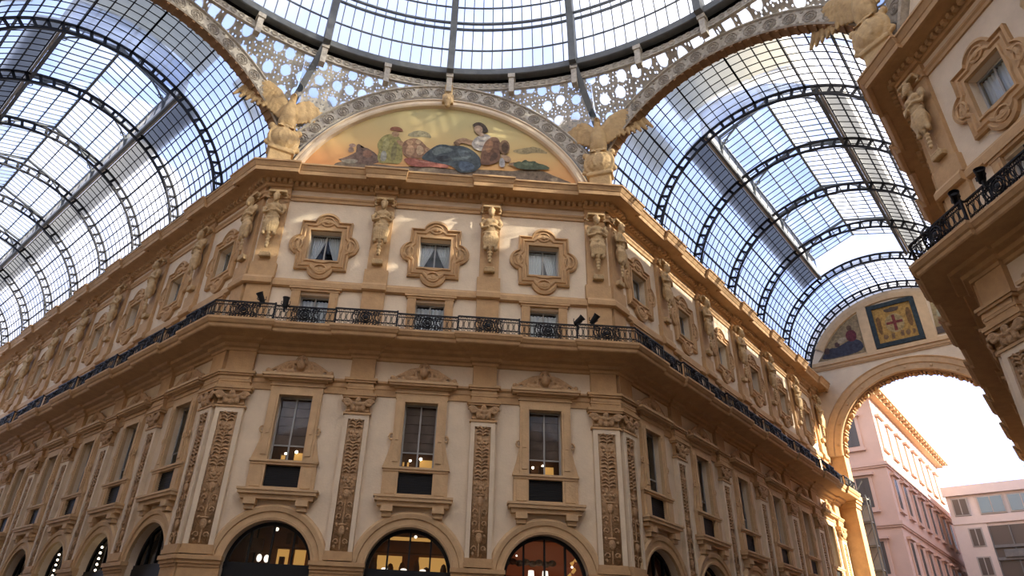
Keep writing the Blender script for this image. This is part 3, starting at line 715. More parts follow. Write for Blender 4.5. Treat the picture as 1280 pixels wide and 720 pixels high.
# ------------------------------------------------------------------ lunette with its painting
LC, LR = 18.85, 7.1
def seg_pts(R, hw, zmin, n=40, cz=LC):
    a0 = math.acos(min(1, hw / R)); a1 = math.asin(max(0, (zmin - cz) / R)); a = max(a0, a1)
    return [(R * cos(a + (pi - 2 * a) * i / n), cz + R * sin(a + (pi - 2 * a) * i / n)) for i in range(n + 1)]
mu = thing('lunette_painting', 'half-round golden painting of reclining allegorical figures above the front cornice', 'painting', loc=(0, A, 0))
pts = seg_pts(LR, 6.85, ZC, 48); m = MB(); m.face([(x, .0, z) for x, z in pts][::-1] ); m.face([(x, .3, z) for x, z in pts])
obj('painted_sky', m.mesh('painted_sky', 'goldsky'), mu)
def blob(cx, cz, rx, rz, n=12): return [(cx + rx * cos(2 * pi * i / n), cz + rz * sin(2 * pi * i / n)) for i in range(n)]
FIG_LIST = [
 ((.26, .2, .14), [(-5.1, 21.9), (-4.68, 22.1), (-4.2, 22.0), (-3.1, 22.1), (-1.9, 22.0), (-0.5, 22.2), (.6, 22.05), (1.8, 22.25), (3.1, 22.2), (4.09, 22.5), (4.8, 22.45), (5.5, 22.1), (6.3, 21.8), (6.2, 21.3), (-5.1, 21.2)]),
 ((.48, .38, .2), [(3.2, 23.5), (3.8, 23.75), (4.5, 23.95), (5.2, 23.5), (4.4, 23.55), (3.9, 23.35)]), ((.44, .38, .22), [(-1.9, 24.0), (-1.4, 24.4), (-.8, 24.3), (-.6, 23.9), (-1.0, 24.0), (-1.5, 23.9)]),
 ((.24, .16, .12), [(-5.0, 22.15), (-4.58, 22.35), (-4.25, 22.6), (-4.1, 22.75), (-4.18, 23.15), (-4.02, 23.25), (-3.92, 22.95), (-3.7, 23.05), (-3.45, 22.9), (-3.19, 22.72), (-3.0, 22.45), (-3.0, 22.1), (-3.93, 22.0)]),
 ((.36, .2, .13), [(-3.8, 22.85), (-3.5, 22.9), (-3.3, 22.6), (-3.5, 22.4), (-3.8, 22.5)]), ((.40, .35, .26), [(-4.9, 22.1), (-4.3, 22.3), (-3.9, 22.2), (-4.2, 21.95)]),
 ((.5, .33, .25), blob(-4.35, 23.1, .16, .12)), ((.44, .30, .22), [(-4.5, 23.0), (-4.3, 23.0), (-4.2, 22.7), (-4.5, 22.65)]),
 ((.42, .37, .14), [(-3.2, 23.2), (-3.12, 23.6), (-2.9, 23.9), (-2.62, 24.0), (-2.35, 23.98), (-2.1, 23.75), (-2.0, 23.35), (-1.95, 22.9), (-1.9, 22.4), (-2.05, 22.15), (-2.5, 22.2), (-2.95, 22.1), (-3.12, 22.5), (-3.05, 22.9)]),
 ((.50, .45, .2), [(-2.9, 23.7), (-2.7, 23.8), (-2.6, 23.3), (-2.8, 22.7), (-2.95, 23.1)]), ((.30, .26, .12), [(-2.45, 23.4), (-2.3, 23.5), (-2.2, 22.8), (-2.3, 22.3), (-2.5, 22.5)]), ((.45, .44, .36), [(-2.95, 22.9), (-2.7, 22.9), (-2.65, 22.3), (-2.95, 22.25)]),
 ((.52, .32, .18), [(-2.55, 24.15), (-2.28, 24.18), (-2.2, 24.0), (-2.26, 23.85), (-2.45, 23.8), (-2.58, 23.95)]), ((.38, .16, .09), [(-2.7, 24.22), (-2.66, 24.42), (-2.4, 24.5), (-2.15, 24.42), (-2.02, 24.22), (-2.2, 24.18), (-2.45, 24.22)]),
 ((.54, .34, .19), [(-2.35, 23.6), (-2.1, 23.65), (-1.8, 23.35), (-1.6, 23.4), (-1.6, 23.25), (-1.85, 23.15), (-2.15, 23.35)]),
 ((.38, .22, .13), [(-2.0, 23.5), (-1.75, 23.75), (-1.4, 23.85), (-1.1, 23.7), (-.9, 23.4), (-.6, 23.2), (-.5, 22.9), (-.9, 22.65), (-1.6, 22.55), (-1.95, 22.8)]),
 ((.58, .36, .2), blob(-1.66, 23.55, .16, .17)), ((.62, .42, .24), blob(-1.25, 23.62, .14, .15)), ((.60, .38, .22), [(-1.75, 23.35), (-1.5, 23.4), (-1.35, 23.0), (-1.5, 22.7), (-1.8, 22.8)]), ((.66, .46, .27), [(-1.3, 23.4), (-1.05, 23.4), (-.9, 23.0), (-1.1, 22.75), (-1.3, 22.9)]), ((.58, .36, .2), blob(-.78, 23.15, .12, .13)), ((.5, .3, .17), [(-.95, 23.0), (-.65, 23.0), (-.55, 22.75), (-.9, 22.65)]),
 ((.46, .17, .12), [(-1.9, 22.5), (-1.5, 22.6), (-1.0, 22.5), (-.5, 22.5), (0.0, 22.4), (.35, 22.3), (.2, 22.1), (-.5, 22.15), (-1.2, 22.05), (-1.6, 22.15)]), ((.60, .28, .2), [(-1.4, 22.5), (-.8, 22.42), (-.3, 22.42), (-.7, 22.32), (-1.2, 22.38)]),
 ((.10, .12, .125), [(-1.05, 22.6), (-.85, 22.95), (-.55, 23.3), (-.3, 23.52), (.0, 23.58), (.35, 23.5), (.75, 23.6), (1.2, 23.45), (1.55, 23.2), (1.8, 22.85), (1.85, 22.4), (1.6, 22.1), (1.3, 21.95), (.82, 21.9), (.5, 22.25), (.1, 22.35), (-.4, 22.4), (-.8, 22.5)]),
 ((.20, .235, .22), [(-.6, 23.1), (-.3, 23.4), (.1, 23.42), (.5, 23.3), (.3, 23.1), (-.1, 23.0), (-.4, 22.8)]), ((.15, .18, .19), [(.6, 23.4), (1.1, 23.3), (1.4, 23.0), (1.1, 22.7), (.8, 22.9)]), ((.13, .17, .22), [(.7, 22.6), (1.3, 22.6), (1.6, 22.3), (1.2, 22.0), (.85, 22.05)]), ((.06, .065, .07), [(-.4, 22.75), (.1, 22.9), (.5, 22.7), (.2, 22.5), (-.2, 22.5)]),
 ((.48, .30, .17), [(.45, 23.75), (.6, 23.95), (.95, 24.1), (1.3, 23.95), (1.55, 23.95), (1.55, 23.7), (1.2, 23.65), (.9, 23.75), (.65, 23.65)]), ((.3, .18, .1), [(.4, 23.7), (.55, 23.85), (.8, 23.6), (.6, 23.5)]),
 ((.56, .50, .43), [(1.3, 23.75), (1.45, 24.1), (1.7, 24.3), (2.0, 24.45), (2.25, 24.3), (2.25, 23.95), (2.05, 23.6), (1.95, 23.3), (1.6, 23.35), (1.4, 23.5)]), ((.42, .37, .33), [(1.7, 24.0), (1.9, 24.1), (1.9, 23.6), (1.7, 23.5)]), ((.66, .6, .52), [(1.45, 23.9), (1.65, 24.15), (1.65, 23.8), (1.5, 23.65)]),
 ((.11, .08, .06), [(1.28, 24.9), (1.42, 25.1), (1.65, 25.18), (1.9, 25.05), (2.08, 24.75), (2.1, 24.55), (1.92, 24.5), (1.7, 24.55)]), ((.58, .40, .26), [(1.4, 24.85), (1.65, 24.98), (1.82, 24.8), (1.82, 24.5), (1.7, 24.3), (1.55, 24.4), (1.42, 24.6)]), ((.60, .42, .28), [(1.6, 24.45), (1.85, 24.5), (1.95, 24.3), (1.7, 24.2)]),
 ((.24, .13, .08), [(1.85, 23.5), (1.95, 23.85), (2.15, 24.15), (2.4, 24.3), (2.62, 24.2), (2.75, 23.8), (2.7, 23.4), (2.75, 22.9), (2.5, 22.6), (2.1, 22.45), (1.8, 22.5), (1.78, 22.9)]), ((.38, .2, .11), [(2.0, 23.8), (2.3, 24.1), (2.4, 23.7), (2.2, 23.2), (2.0, 23.3)]), ((.15, .09, .06), [(2.3, 23.2), (2.6, 23.3), (2.6, 22.9), (2.2, 22.6)]),
 ((.30, .18, .1), blob(2.92, 23.67, .26, .46, 14)), ((.14, .085, .05), blob(2.95, 23.62, .17, .34, 12)), ((.5, .33, .2), [(2.75, 23.2), (3.1, 23.15), (3.3, 22.9), (3.1, 22.7), (2.8, 22.9)]),
 ((.55, .52, .48), [(2.69, 22.9), (2.85, 23.0), (2.97, 22.79), (2.95, 22.4), (2.7, 22.4)]), ((.45, .3, .18), [(3.0, 22.6), (3.5, 22.8), (3.9, 22.7), (3.6, 22.5)]),
 ((.13, .16, .1), [(3.3, 22.6), (3.6, 22.85), (3.7, 22.75), (3.95, 23.0), (4.1, 22.85), (4.4, 22.95), (4.5, 22.8), (4.9, 22.75), (5.2, 22.5), (4.5, 22.4), (3.6, 22.35)]), ((.2, .24, .15), [(3.7, 22.7), (4.0, 22.85), (4.4, 22.75), (4.1, 22.6)])]
FIG = {i: p for i, (c_, p) in enumerate(FIG_LIST)}; FC = {i: c_ for i, (c_, p) in enumerate(FIG_LIST)}
def smooth_poly(p, it=2):
    for _ in range(it):
        o = []
        for i in range(len(p)):
            a, b = p[i], p[(i + 1) % len(p)]; o += [(a[0] * .75 + b[0] * .25, a[1] * .75 + b[1] * .25), (a[0] * .25 + b[0] * .75, a[1] * .25 + b[1] * .75)]
        p = o
    return p
def flatpoly(m, p, y, mi):
    c = (sum(a for a, b in p) / len(p), sum(b for a, b in p) / len(p))
    bm = bmesh.new(); vs = [bm.verts.new((a, y, b)) for a, b in p]; f = bm.faces.new(vs); bmesh.ops.triangulate(bm, faces=[f])
    for t in bm.faces: m.face([v.co[:] for v in t.verts], mi)
    bm.free()
def painted(figs, cols, name, parent, ox=0, oz=0):
    m = MB(); mats = []; y = -.008
    for k, p in figs.items():
        flatpoly(m, smooth_poly([(a + ox, b + oz) for a, b in p], 1), y, len(mats)); mats.append(paint(cols[k])); y -= .002
    return obj(name, m.mesh(name, mats), parent)
painted(FIG, FC, 'painted_figures', mu)
m = MB()
for rows, hw in (([(7.08, 0), (7.1, .2), (7.18, .26), (7.3, .26), (7.36, .22), (7.4, .3), (7.45, .3), (7.46, .1)], 6.9),):
    m.grid([[(x, -o, z) for x, z in seg_pts(R, hw, ZC, 56)] for R, o in rows])
obj('cream_frame', m.mesh('cream_frame', 'stucco'), mu)
m = MB(); m.grid([[(x, -o, z) for x, z in seg_pts(R, 6.95, ZC, 56)] for R, o in ((7.46, .18), (7.5, .22), (7.56, .22), (7.58, .0))]); obj('dark_edging', m.mesh('dark_edging', 'steel'), mu)

# ------------------------------------------------------------------ dome
dome = thing('glass_dome', 'great glazed iron dome over the octagon with ribs, ring beam and pierced tracery below', 'dome')
RD, ZD, HD = 16.3, 28.05, 14.
def dp(az, ph, dr=0):
    r = (RD + dr) * cos(ph); return Vector((r * cos(az), r * sin(az), ZD + .25 + (HD + dr) * sin(ph)))
PH = [0, RAD(1.4)] + [RAD(1.4 + 5.35 * i) for i in range(1, 15)]
def sector():
    m = MB(); half = RAD(11.25); n = 12
    for i in range(n + 1):
        az = -half + 2 * half * i / n
        for a in range(len(PH) - 1): m.beam(dp(az, PH[a]), dp(az, PH[a + 1]), .045, .07, Vector((cos(az), sin(az), 0)))
    for j, ph in enumerate(PH):
        big = j > 1 and (j - 1) % 2 == 0
        for i in range(n):
            a0, a1 = -half + 2 * half * i / n, -half + 2 * half * (i + 1) / n
            if big: 
                for dr in (-.02, -.5): m.beam(dp(a0, ph, dr), dp(a1, ph, dr), .12, .1)
            else: m.beam(dp(a0, ph), dp(a1, ph), .07, .07)
    g = MB(); g.grid([[dp(-half + 2 * half * i / n, ph, .06) for i in range(n + 1)] for ph in PH])
    return m.mesh('glazing_grid', 'steel'), g.mesh('glass', 'domeglass')
SG, SGl = sector()
RB = MB()
for a in range(len(PH) - 1): RB.beam(dp(0, PH[a], -.32), dp(0, PH[a + 1], -.32), .34, .75, (1, 0, 0))
RB.box(15.6, 16.1, -.17, .17, 27.93, 28.5)
RBm = RB.mesh('dome_rib', 'steel')
for i in range(16):
    az = RAD(90 + 22.5 * i); s_ = obj('glazed_sector', SG, dome, (0, 0, 0), az + RAD(11.25)); obj('glass', SGl, s_); obj('dome_rib', RBm, dome, (0, 0, 0), az)
m = MB(); m.lathe((0, 0, 0), [(16.75, 28.4), (16.0, 28.4), (15.95, 28.35), (15.95, 27.98), (16.0, 27.95), (16.35, 27.95)], 128); obj('ring_beam', m.mesh('ring_beam', 'steel'), dome)
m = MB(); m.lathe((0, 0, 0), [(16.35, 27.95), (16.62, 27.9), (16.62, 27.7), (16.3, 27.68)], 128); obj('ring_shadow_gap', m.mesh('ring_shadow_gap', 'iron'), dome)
m = MB(); m.lathe((0, 0, 0), [(16.32, 27.7), (16.3, 27.28), (16.22, 27.26), (16.22, 27.2), (16.4, 27.2)], 128)
for i in range(256):
    az = 2 * pi * i / 256; c = Vector((16.27 * cos(az), 16.27 * sin(az), 27.5)); t = Vector((-sin(az), cos(az), 0))
    m.tube([c + t * .14 * cos(b) + Vector((0, 0, .13 * sin(b))) for b in [k * pi / 3 for k in range(6)]], .03, 4, closed=True)
obj('ring_frieze', m.mesh('ring_frieze', 'band'), dome)
for i in range(32):
    az = RAD(90 + 11.25 * i); m = MB(); m.box(15.98, 16.35, -.13, .13, 26.75, 27.95); m.box(15.92, 16.35, -.18, .18, 27.7, 27.95)
    obj('ring_post', m.mesh('ring_post', 'band'), dome, (0, 0, 0), az)
# arches under the ring
def archband(R0, R1, hw, zmin, cz, inner_brown, name_):
    m = MB(); n = 56
    m.grid([[(x, -o, z) for x, z in seg_pts(R, hw, zmin, n, cz)] for R, o in ((R0, -.3), (R0, .2), (R0 + .06, .26), (R0 + .1, .16), (R1 - .1, .16), (R1 - .06, .26), (R1, .26), (R1, -.1))], 0)
    Rm = (R0 + R1) / 2; a0 = max(math.acos(min(1, hw / Rm)), math.asin(max(0, (zmin - cz) / Rm))); k = int((pi - 2 * a0) * Rm / .82)
    for i in range(k):
        a = a0 + (pi - 2 * a0) * (i + .5) / k; c = Vector((Rm * cos(a), -.17, cz + Rm * sin(a)))
        for rr in (.26, .15): m.tube([c + Vector((rr * cos(b), 0, rr * sin(b))) for b in [j * pi / 5 for j in range(10)]], .045, 5, 1, True)
        m.ell(c, (.09, .06, .09), 8, 5, 1)
    for i in range(k * 2):
        a = a0 + (pi - 2 * a0) * i / (k * 2); c = Vector((Rm * cos(a), -.17, cz + Rm * sin(a))); e = Vector((cos(a), 0, sin(a)))
        for s_ in (-.26, .26): m.ell(c + e * s_, (.08, .05, .08), 6, 4, 1)
    if inner_brown:
        m.grid([[(x, y, z) for x, z in seg_pts(R0 - .02, hw, zmin, n, cz)] for y in (-.22, .3)], 2)
        for i in range(k * 2):
            a = a0 + (pi - 2 * a0) * i / (k * 2); m.beam((cos(a) * (R0 - .04), -.2, cz + sin(a) * (R0 - .04)), (cos(a) * (R0 - .04), .28, cz + sin(a) * (R0 - .04)), .12, .1, (cos(a), 0, sin(a)), 2)
    return m.mesh(name_, ['band', 'rosette', 'soffit'])
AB1 = archband(7.56, 8.4, W, 21.3, LC, False, 'arch_band'); AB2 = archband(7.25, 8.15, HU, 21.3, 18.95, True, 'arch_band')
obj('arch_band', AB1, dome, (0, A - .02, 0), 0); obj('arch_band', AB1, dome, (A - .02, 0, 0), -pi / 2)
obj('arch_band', AB2, dome, (D0 * Q, D0 * Q, 0), -pi / 4); obj('arch_band', AB2, dome, (-D0 * Q, D0 * Q, 0), pi / 4)
obj('arch_band', AB2, dome, (D0 * Q, -D0 * Q, 0), -pi * .75)
def pend(R, hw, dist, cz, a_half):
    m = MB(); n = 40; b = []; t = []
    for i in range(n + 1):
        x = -hw + 2 * hw * i / n; b.append((x, dist, cz + sqrt(R * R - x * x))); az = pi / 2 - a_half * (-1 + 2 * i / n); t.append((16.33 * cos(az), 16.33 * sin(az), 27.24))
    rows = []
    for j in range(5):
        f = j / 4; rows.append([tuple(p[k] * (1 - f) + q_[k] * f for k in range(3)) for p, q_ in zip(b, t)])
    m.grid(rows); return m.mesh('tracery_panel', 'lattice')
hf = math.atan2(W, A); PN1 = pend(8.35, W, A, LC, hf); PN2 = pend(8.1, HU, D0, 18.95, pi / 4 - hf)
for a in (0, -pi / 2): obj('tracery_panel', PN1, dome, (0, 0, 0), a)
for a in (-pi / 4, pi / 4, -3 * pi / 4): obj('tracery_panel', PN2, dome, (0, 0, 0), a)
for a0, a1 in ((64.9, 67.5), (115.1, 112.5), (25.1, 22.5), (-25.1, -22.5)):
    m = MB(); m.beam((17.4 * cos(RAD(a0)), 17.4 * sin(RAD(a0)), 24.9), (15.95 * cos(RAD(a1)), 15.95 * sin(RAD(a1)), 28.1), .26, .3, (-sin(RAD(a0)), cos(RAD(a0)), 0)); obj('corner_strut', m.mesh('corner_strut', 'steel'), dome)
m = MB(); m.box(-.28, .28, -.42, .1, 26.0, 26.55); m.ell((0, -.45, 26.1), (.22, .16, .32), 10, 8); m.ell((0, -.6, 26.1), (.06, .08, .08), 6, 4); m.ell((0, -.42, 25.8), (.14, .12, .16), 8, 6); m.box(-.2, .2, -.35, 0, 26.5, 27.3)
ks = thing('keystone_mask', 'small carved mask keystone at the crown of the painted lunette', 'carving', fuse(m, 'keystone_mask', 'statue', .04), (0, A, 0))

# ------------------------------------------------------------------ gallery vaults
VR, VZ = 6.25, 20.9; NV = 32
LW = 2.75; KL = math.acos(LW / VR)
def vp(a, y, dr=0): return Vector(((VR + dr) * cos(a), y, VZ + (VR + dr) * sin(a)))
def vault(name, label, length, ribs, loc, rz, lant_end):
    v = thing(name, label, 'vault', loc=loc, rz=rz)
    angs = [pi * i / NV for i in range(NV + 1)]
    n0 = .35
    # ladder ribs
    rb = MB(); k = 40
    for dr in (-.45, 0): 
        rows = []
        for i in range(k + 1):
            a = pi * i / k; rows.append([vp(a, -.06, dr - .05), vp(a, .06, dr - .05), vp(a, .06, dr + .05), vp(a, -.06, dr + .05)])
        rb.grid(rows, 0, True)
    for a in angs: rb.beam(vp(a, 0, -.45), vp(a, 0, 0), .14, .06, (0, 1, 0))
    for s_ in (0, pi): rb.box(*(sorted((cos(s_) * (VR - .5), cos(s_) * (VR + .1)))), -.16, .16, VZ + .05, VZ + .5)
    rbm = rb.mesh('arched_rib', 'iron')
    for y in ribs: obj('arched_rib', rbm, v, (0, y, 0))
    # glazing in bays
    edges = [n0] + list(ribs) + [length]; y0l = ribs[0]
    cache = {}
    for y0, y1 in zip(edges[:-1], edges[1:]):
        L = round(y1 - y0, 2); full = y0 < ribs[0] - .01 or y0 > lant_end - .3
        if L < .3: continue
        if (L, full) not in cache:
            g = MB(); gl = MB(); nb = max(1, round(L / .51))
            lo = [a for a in angs if a <= KL + .02]; hi = [a for a in angs if a >= pi - KL - .02]
            if full: lo, hi = [a for a in angs if a <= pi / 2], [a for a in angs if a >= pi / 2 - .001]
            for grp in (lo, hi):
                for a in grp:
                    i = round(a / pi * NV); w = .075 if i % 4 == 0 else .04; g.beam(vp(a, 0), vp(a, L), w, w + .02, (cos(a), 0, sin(a)))
                for j in range(nb + 1):
                    y = L * j / nb
                    g.grid([[vp(a, y - .014, -.02), vp(a, y + .014, -.02), vp(a, y + .014, .02), vp(a, y - .014, .02)] for a in grp], 0, True)
                gl.grid([[vp(a, 0, .05) for a in grp], [vp(a, L, .05) for a in grp]])
            cache[L, full] = (g.mesh('glazing_bars', 'iron'), gl.mesh('glass', 'glass'))
        b = obj('glazed_bay', cache[L, full][0], v, (0, y0, 0)); obj('glass', cache[L, full][1], b)
    # lantern along the crown
    z0 = VZ + VR * sin(KL); y0, y1 = ribs[0], lant_end; m = MB()
    for s_ in (-1, 1):
        x = s_ * (LW + .02)
        m.box(min(x, x + s_ * .12), max(x, x + s_ * .12), y0, y1, z0 - .05, z0 + .95, 1)
        m.box(min(x, x + s_ * .2), max(x, x + s_ * .2), y0, y1, z0 + 1.5, z0 + 1.65, 0)
        m.box(min(s_ * LW, s_ * LW - s_ * .15), max(s_ * LW, s_ * LW - s_ * .15), y0, y1, z0 - .18, z0 + .02, 0)
        for i in range(int((y1 - y0) / 1.15) + 1):
            y = y0 + i * 1.15; m.box(x - .03, x + .03, y - .03, y + .03, z0 + .7, z0 + 1.55, 0)
    m.box(-.06, .06, y0, y1, z0 + 2.5, z0 + 2.65, 0)
    for s_ in (-1, 1):
        for f in (.33, .67): m.box(s_ * LW * f - .03, s_ * LW * f + .03, y0, y1, z0 + 2.58 - .98 * f, z0 + 2.64 - .98 * f, 0)
    n = int((y1 - y0) / .51)
    for i in range(n + 1):
        y = y0 + (y1 - y0) * i / n
        for s_ in (-1, 1): m.beam((s_ * LW, y, z0 + 1.6), (0, y, z0 + 2.6), .035, .05, (0, 0, 1), 0)
    obj('lantern_frame', m.mesh('lantern_frame', ['steel', 'sashw']), v)
    tr = MB()                                                    # lantern truss with curved brackets
    for s_ in (-1, 1):
        tr.beam((s_ * LW, 0, z0 + 1.55), (0, 0, z0 + 2.5), .1, .14, (0, 0, 1)); tr.tube([(s_ * LW, 0, z0 + .3), (s_ * (LW - .12), 0, z0 + .9), (s_ * (LW - .5), 0, z0 + 1.35), (s_ * (LW - 1.1), 0, z0 + 1.85)], .06, 5)
        tr.tube([(s_ * (LW - .12), 0, z0 + 1.1 + .2 * cos(t)) if False else (s_ * (LW - .3 + .14 * cos(t)), 0, z0 + 1.1 + .14 * sin(t)) for t in [i * pi / 4 for i in range(8)]], .03, 4, closed=True)
        tr.beam((s_ * LW, 0, z0), (s_ * LW, 0, z0 + 1.6), .12, .12)
    trm = tr.mesh('lantern_truss', 'steel')
    ys = [y for y in [y0 + S2 * (i + .5) for i in range(20)] if y < y1 - .2]
    for y in ys: obj('lantern_truss', trm, v, (0, y, 0))
    gl = MB()
    for s_ in (-1, 1):
        gl.face([(s_ * LW, y0, z0 + 1.62), (0, y0, z0 + 2.64), (0, y1, z0 + 2.64), (s_ * LW, y1, z0 + 1.62)]); gl.face([(s_ * (LW + .06), y0, z0 + .7), (s_ * (LW + .06), y1, z0 + .7), (s_ * (LW + .06), y1, z0 + 1.6), (s_ * (LW + .06), y0, z0 + 1.6)])
    for y in (y0, y1): gl.face([(-LW, y, z0), (LW, y, z0), (LW, y, z0 + 1.6), (0, y, z0 + 2.62), (-LW, y, z0 + 1.6)])
    obj('lantern_glass', gl.mesh('lantern_glass', 'lantglass'), v)
    m = MB()                                                     # service walkways beside the lantern
    for s_ in (-1, 1):
        a0 = KL - .02; a1 = KL - .2
        m.grid([[(s_ * vp(a, 0, .2).x, y, vp(a, 0, .2).z) for a in (a0, (a0 + a1) / 2, a1)] for y in (y0, y1)])
    for a_, b_, y_, w_ in ((.36, .66, 1.0, 2.6), (.72, .8, .8, 3.6), (.2, .3, 1.2, .8)):  # beige sheets added in place of the dome drum seen through the glass
        m.grid([[vp(pi * (a_ + (b_ - a_) * j / 12), y, .45) for j in range(13)] for y in (y_, y_ + w_)], 1)
    obj('walkway_drum_sheets', m.mesh('walkway_drum_sheets', ['frost', 'frost2']), v)
    m = MB()
    for s_ in (-1, 1): m.box(*(sorted((s_ * (HU + .02), s_ * (HU + .5)))), 0, length, ZC, ZC + .5)
    obj('vault_kerb', m.mesh('vault_kerb', 'trim'), v)
    return v
c = D0 * Q
VRt = vault('glass_vault', 'glazed barrel vault over the right-hand gallery, ending at the tall arch', TEND, PR, (c, c, 0), -pi / 4, PR[4])
VLt = vault('glass_vault', 'glazed barrel vault over the left-hand gallery, cut by the left picture edge', LEND, PL, (-c, c, 0), pi / 4, PL[-1])

# ------------------------------------------------------------------ arch at the end of the right-hand gallery
ea = thing('triumphal_arch', 'tall ochre arch closing the right-hand gallery, open to the bright street', 'arch', loc=(c + Q * TEND, c + Q * TEND, 0), rz=-pi / 4)
CZ, CR, DP = 15.65, 5.15, 1.1
m = MB(); n = 40; top = 22.2
arc = [(CR * cos(pi * i / n), CZ + CR * sin(pi * i / n)) for i in range(n + 1)]
rim = []
for x, z in arc:
    dx, dz = x, z - CZ; k = min(7 / abs(dx) if abs(dx) > 1e-6 else 9e9, (top - CZ) / dz if dz > 1e-6 else 9e9); rim.append((dx * k, CZ + dz * k))
for y in (0, DP):
    m.grid([[(x, y, z) for x, z in arc], [(x, y, z) for x, z in rim]])
    for sg in (-1, 1):
        pts = [p for p in rim if p[0] * sg > 0]; a = max((p for p in pts if abs(abs(p[0]) - 7) < 1e-6), key=lambda p: p[1]); b = max((p for p in pts if abs(p[1] - top) < 1e-6), key=lambda p: abs(p[0]))
        m.face([(a[0], y, a[1]), (sg * 7, y, top), (b[0], y, b[1])])
    m.face([(x, y, z) for x, z in [(7, top)] + [(6.9 * cos(pi * i / 30), 20.9 + 6.9 * sin(pi * i / 30)) for i in range(6, 25)] + [(-7, top)]])
obj('arch_wall', m.mesh('arch_wall', 'stucco'), ea)
for sg in (-1, 1):
    m = MB(); m.box(min(sg * CR, sg * 7), max(sg * CR, sg * 7), 0.002, DP - .002, 0, CZ)
    for z0, z1, o in ((12.1, 12.4, .15), (12.4, 12.6, .3), (12.6, 12.93, .45)): m.box(min(sg * (CR - o * .6), sg * 6.3), max(sg * (CR - o * .6), sg * 6.3), -o, DP, z0, z1)
    obj('arch_pier', m.mesh('arch_pier', 'trim'), ea)
m = MB(); pf = [(CR, .02), (CR, .1), (CR + .08, .16), (CR + .12, .08), (CR + .5, .1), (CR + .54, .18), (CR + .85, .2), (CR + .95, .28), (CR + 1.05, .1), (CR + 1.06, 0)]
m.grid([[(max(-6.18, min(6.18, R * cos(pi * i / 60))), -o, CZ + R * sin(pi * i / 60)) for i in range(61)] for R, o in pf])
for i in range(11): # rosettes
    a = pi * (i + .5) / 11; cc = Vector(((CR + .3) * cos(a), -.12, CZ + (CR + .3) * sin(a))); m.ell(cc, (.1, .05, .1), 8, 5)
obj('archivolt', m.mesh('archivolt', 'trim2'), ea)
m = MB(); m.grid([[(x, y, z) for x, z in arc] for y in (0, DP)])
for i in range(18):
    a0, a1 = pi * (i + .12) / 18, pi * (i + .88) / 18
    for y0, y1 in ((.15, .25), (DP - .25, DP - .15)):
        m.grid([[(CR * cos(a) * .995, y, CZ + CR * sin(a) * .995) for a in [a0 + (a1 - a0) * j / 4 for j in range(5)]] for y in (y0, y1)], 1)
        m.grid([[(CR * k_ * cos(a), y0, CZ + CR * k_ * sin(a)) for a in [a0 + (a1 - a0) * j / 4 for j in range(5)]] for k_ in (1, .985)], 1); m.grid([[(CR * k_ * cos(a), y1, CZ + CR * k_ * sin(a)) for a in [a0 + (a1 - a0) * j / 4 for j in range(5)]] for k_ in (1, .985)], 1)
    am = (a0 + a1) / 2; m.ell((CR * .985 * cos(am), DP / 2, CZ + CR * .985 * sin(am)), (.2, .25, .2), 8, 6, 1)
    for a in (a0, a1): m.beam((CR * .985 * cos(a), .15, CZ + CR * .985 * sin(a)), (CR * .985 * cos(a), DP - .15, CZ + CR * .985 * sin(a)), .08, .1, (cos(a), 0, sin(a)), 1)
obj('coffered_soffit', m.mesh('coffered_soffit', ['soffit', 'trim']), ea)
m = MB()
for z0, z1, o in ((22.1, 22.2, .1), (22.2, 22.42, .16), (22.42, 22.62, .26), (22.62, 22.74, .18)): m.box(-6.17, 6.17, -o, .02, z0, z1)
m.grid([[(R * cos(pi * i / 50), -o, VZ + R * sin(pi * i / 50)) for i in range(8, 43)] for R, o in ((6.2, .0), (6.2, .14), (5.95, .18), (5.6, .14), (5.55, .05), (5.55, 0))])
for x0, x1 in ((-2.05, -1.4), (1.75, 2.4)): m.box(x0, x1, -.14, .02, 22.74, 26.3)
obj('tympanum_frame', m.mesh('tympanum_frame', 'trim2'), ea)
def onarch(name, label, figs, cols, bg, bgcol):
    t = thing(name, label, 'mosaic', loc=ea.location[:], rz=-pi / 4, group='mosaics above the end arch')
    m = MB(); flatpoly(m, bg, -.03, 0); obj('mosaic_ground', m.mesh('mosaic_ground', paint(bgcol)), t)
    m = MB(); mats = []; y = -.036
    for k, p in figs.items():
        flatpoly(m, smooth_poly(p) if len(p) > 4 else p, y, len(mats)); mats.append(paint(cols[k])); y -= .003
    obj('mosaic_figures', m.mesh('mosaic_figures', mats), t); return t
bgL = [(-5.45, 22.85), (-2.1, 22.85), (-2.1, 25.95)] + [(5.52 * cos(a), VZ + 5.52 * sin(a)) for a in [RAD(114 + i * 4.5) for i in range(1, 10)]]
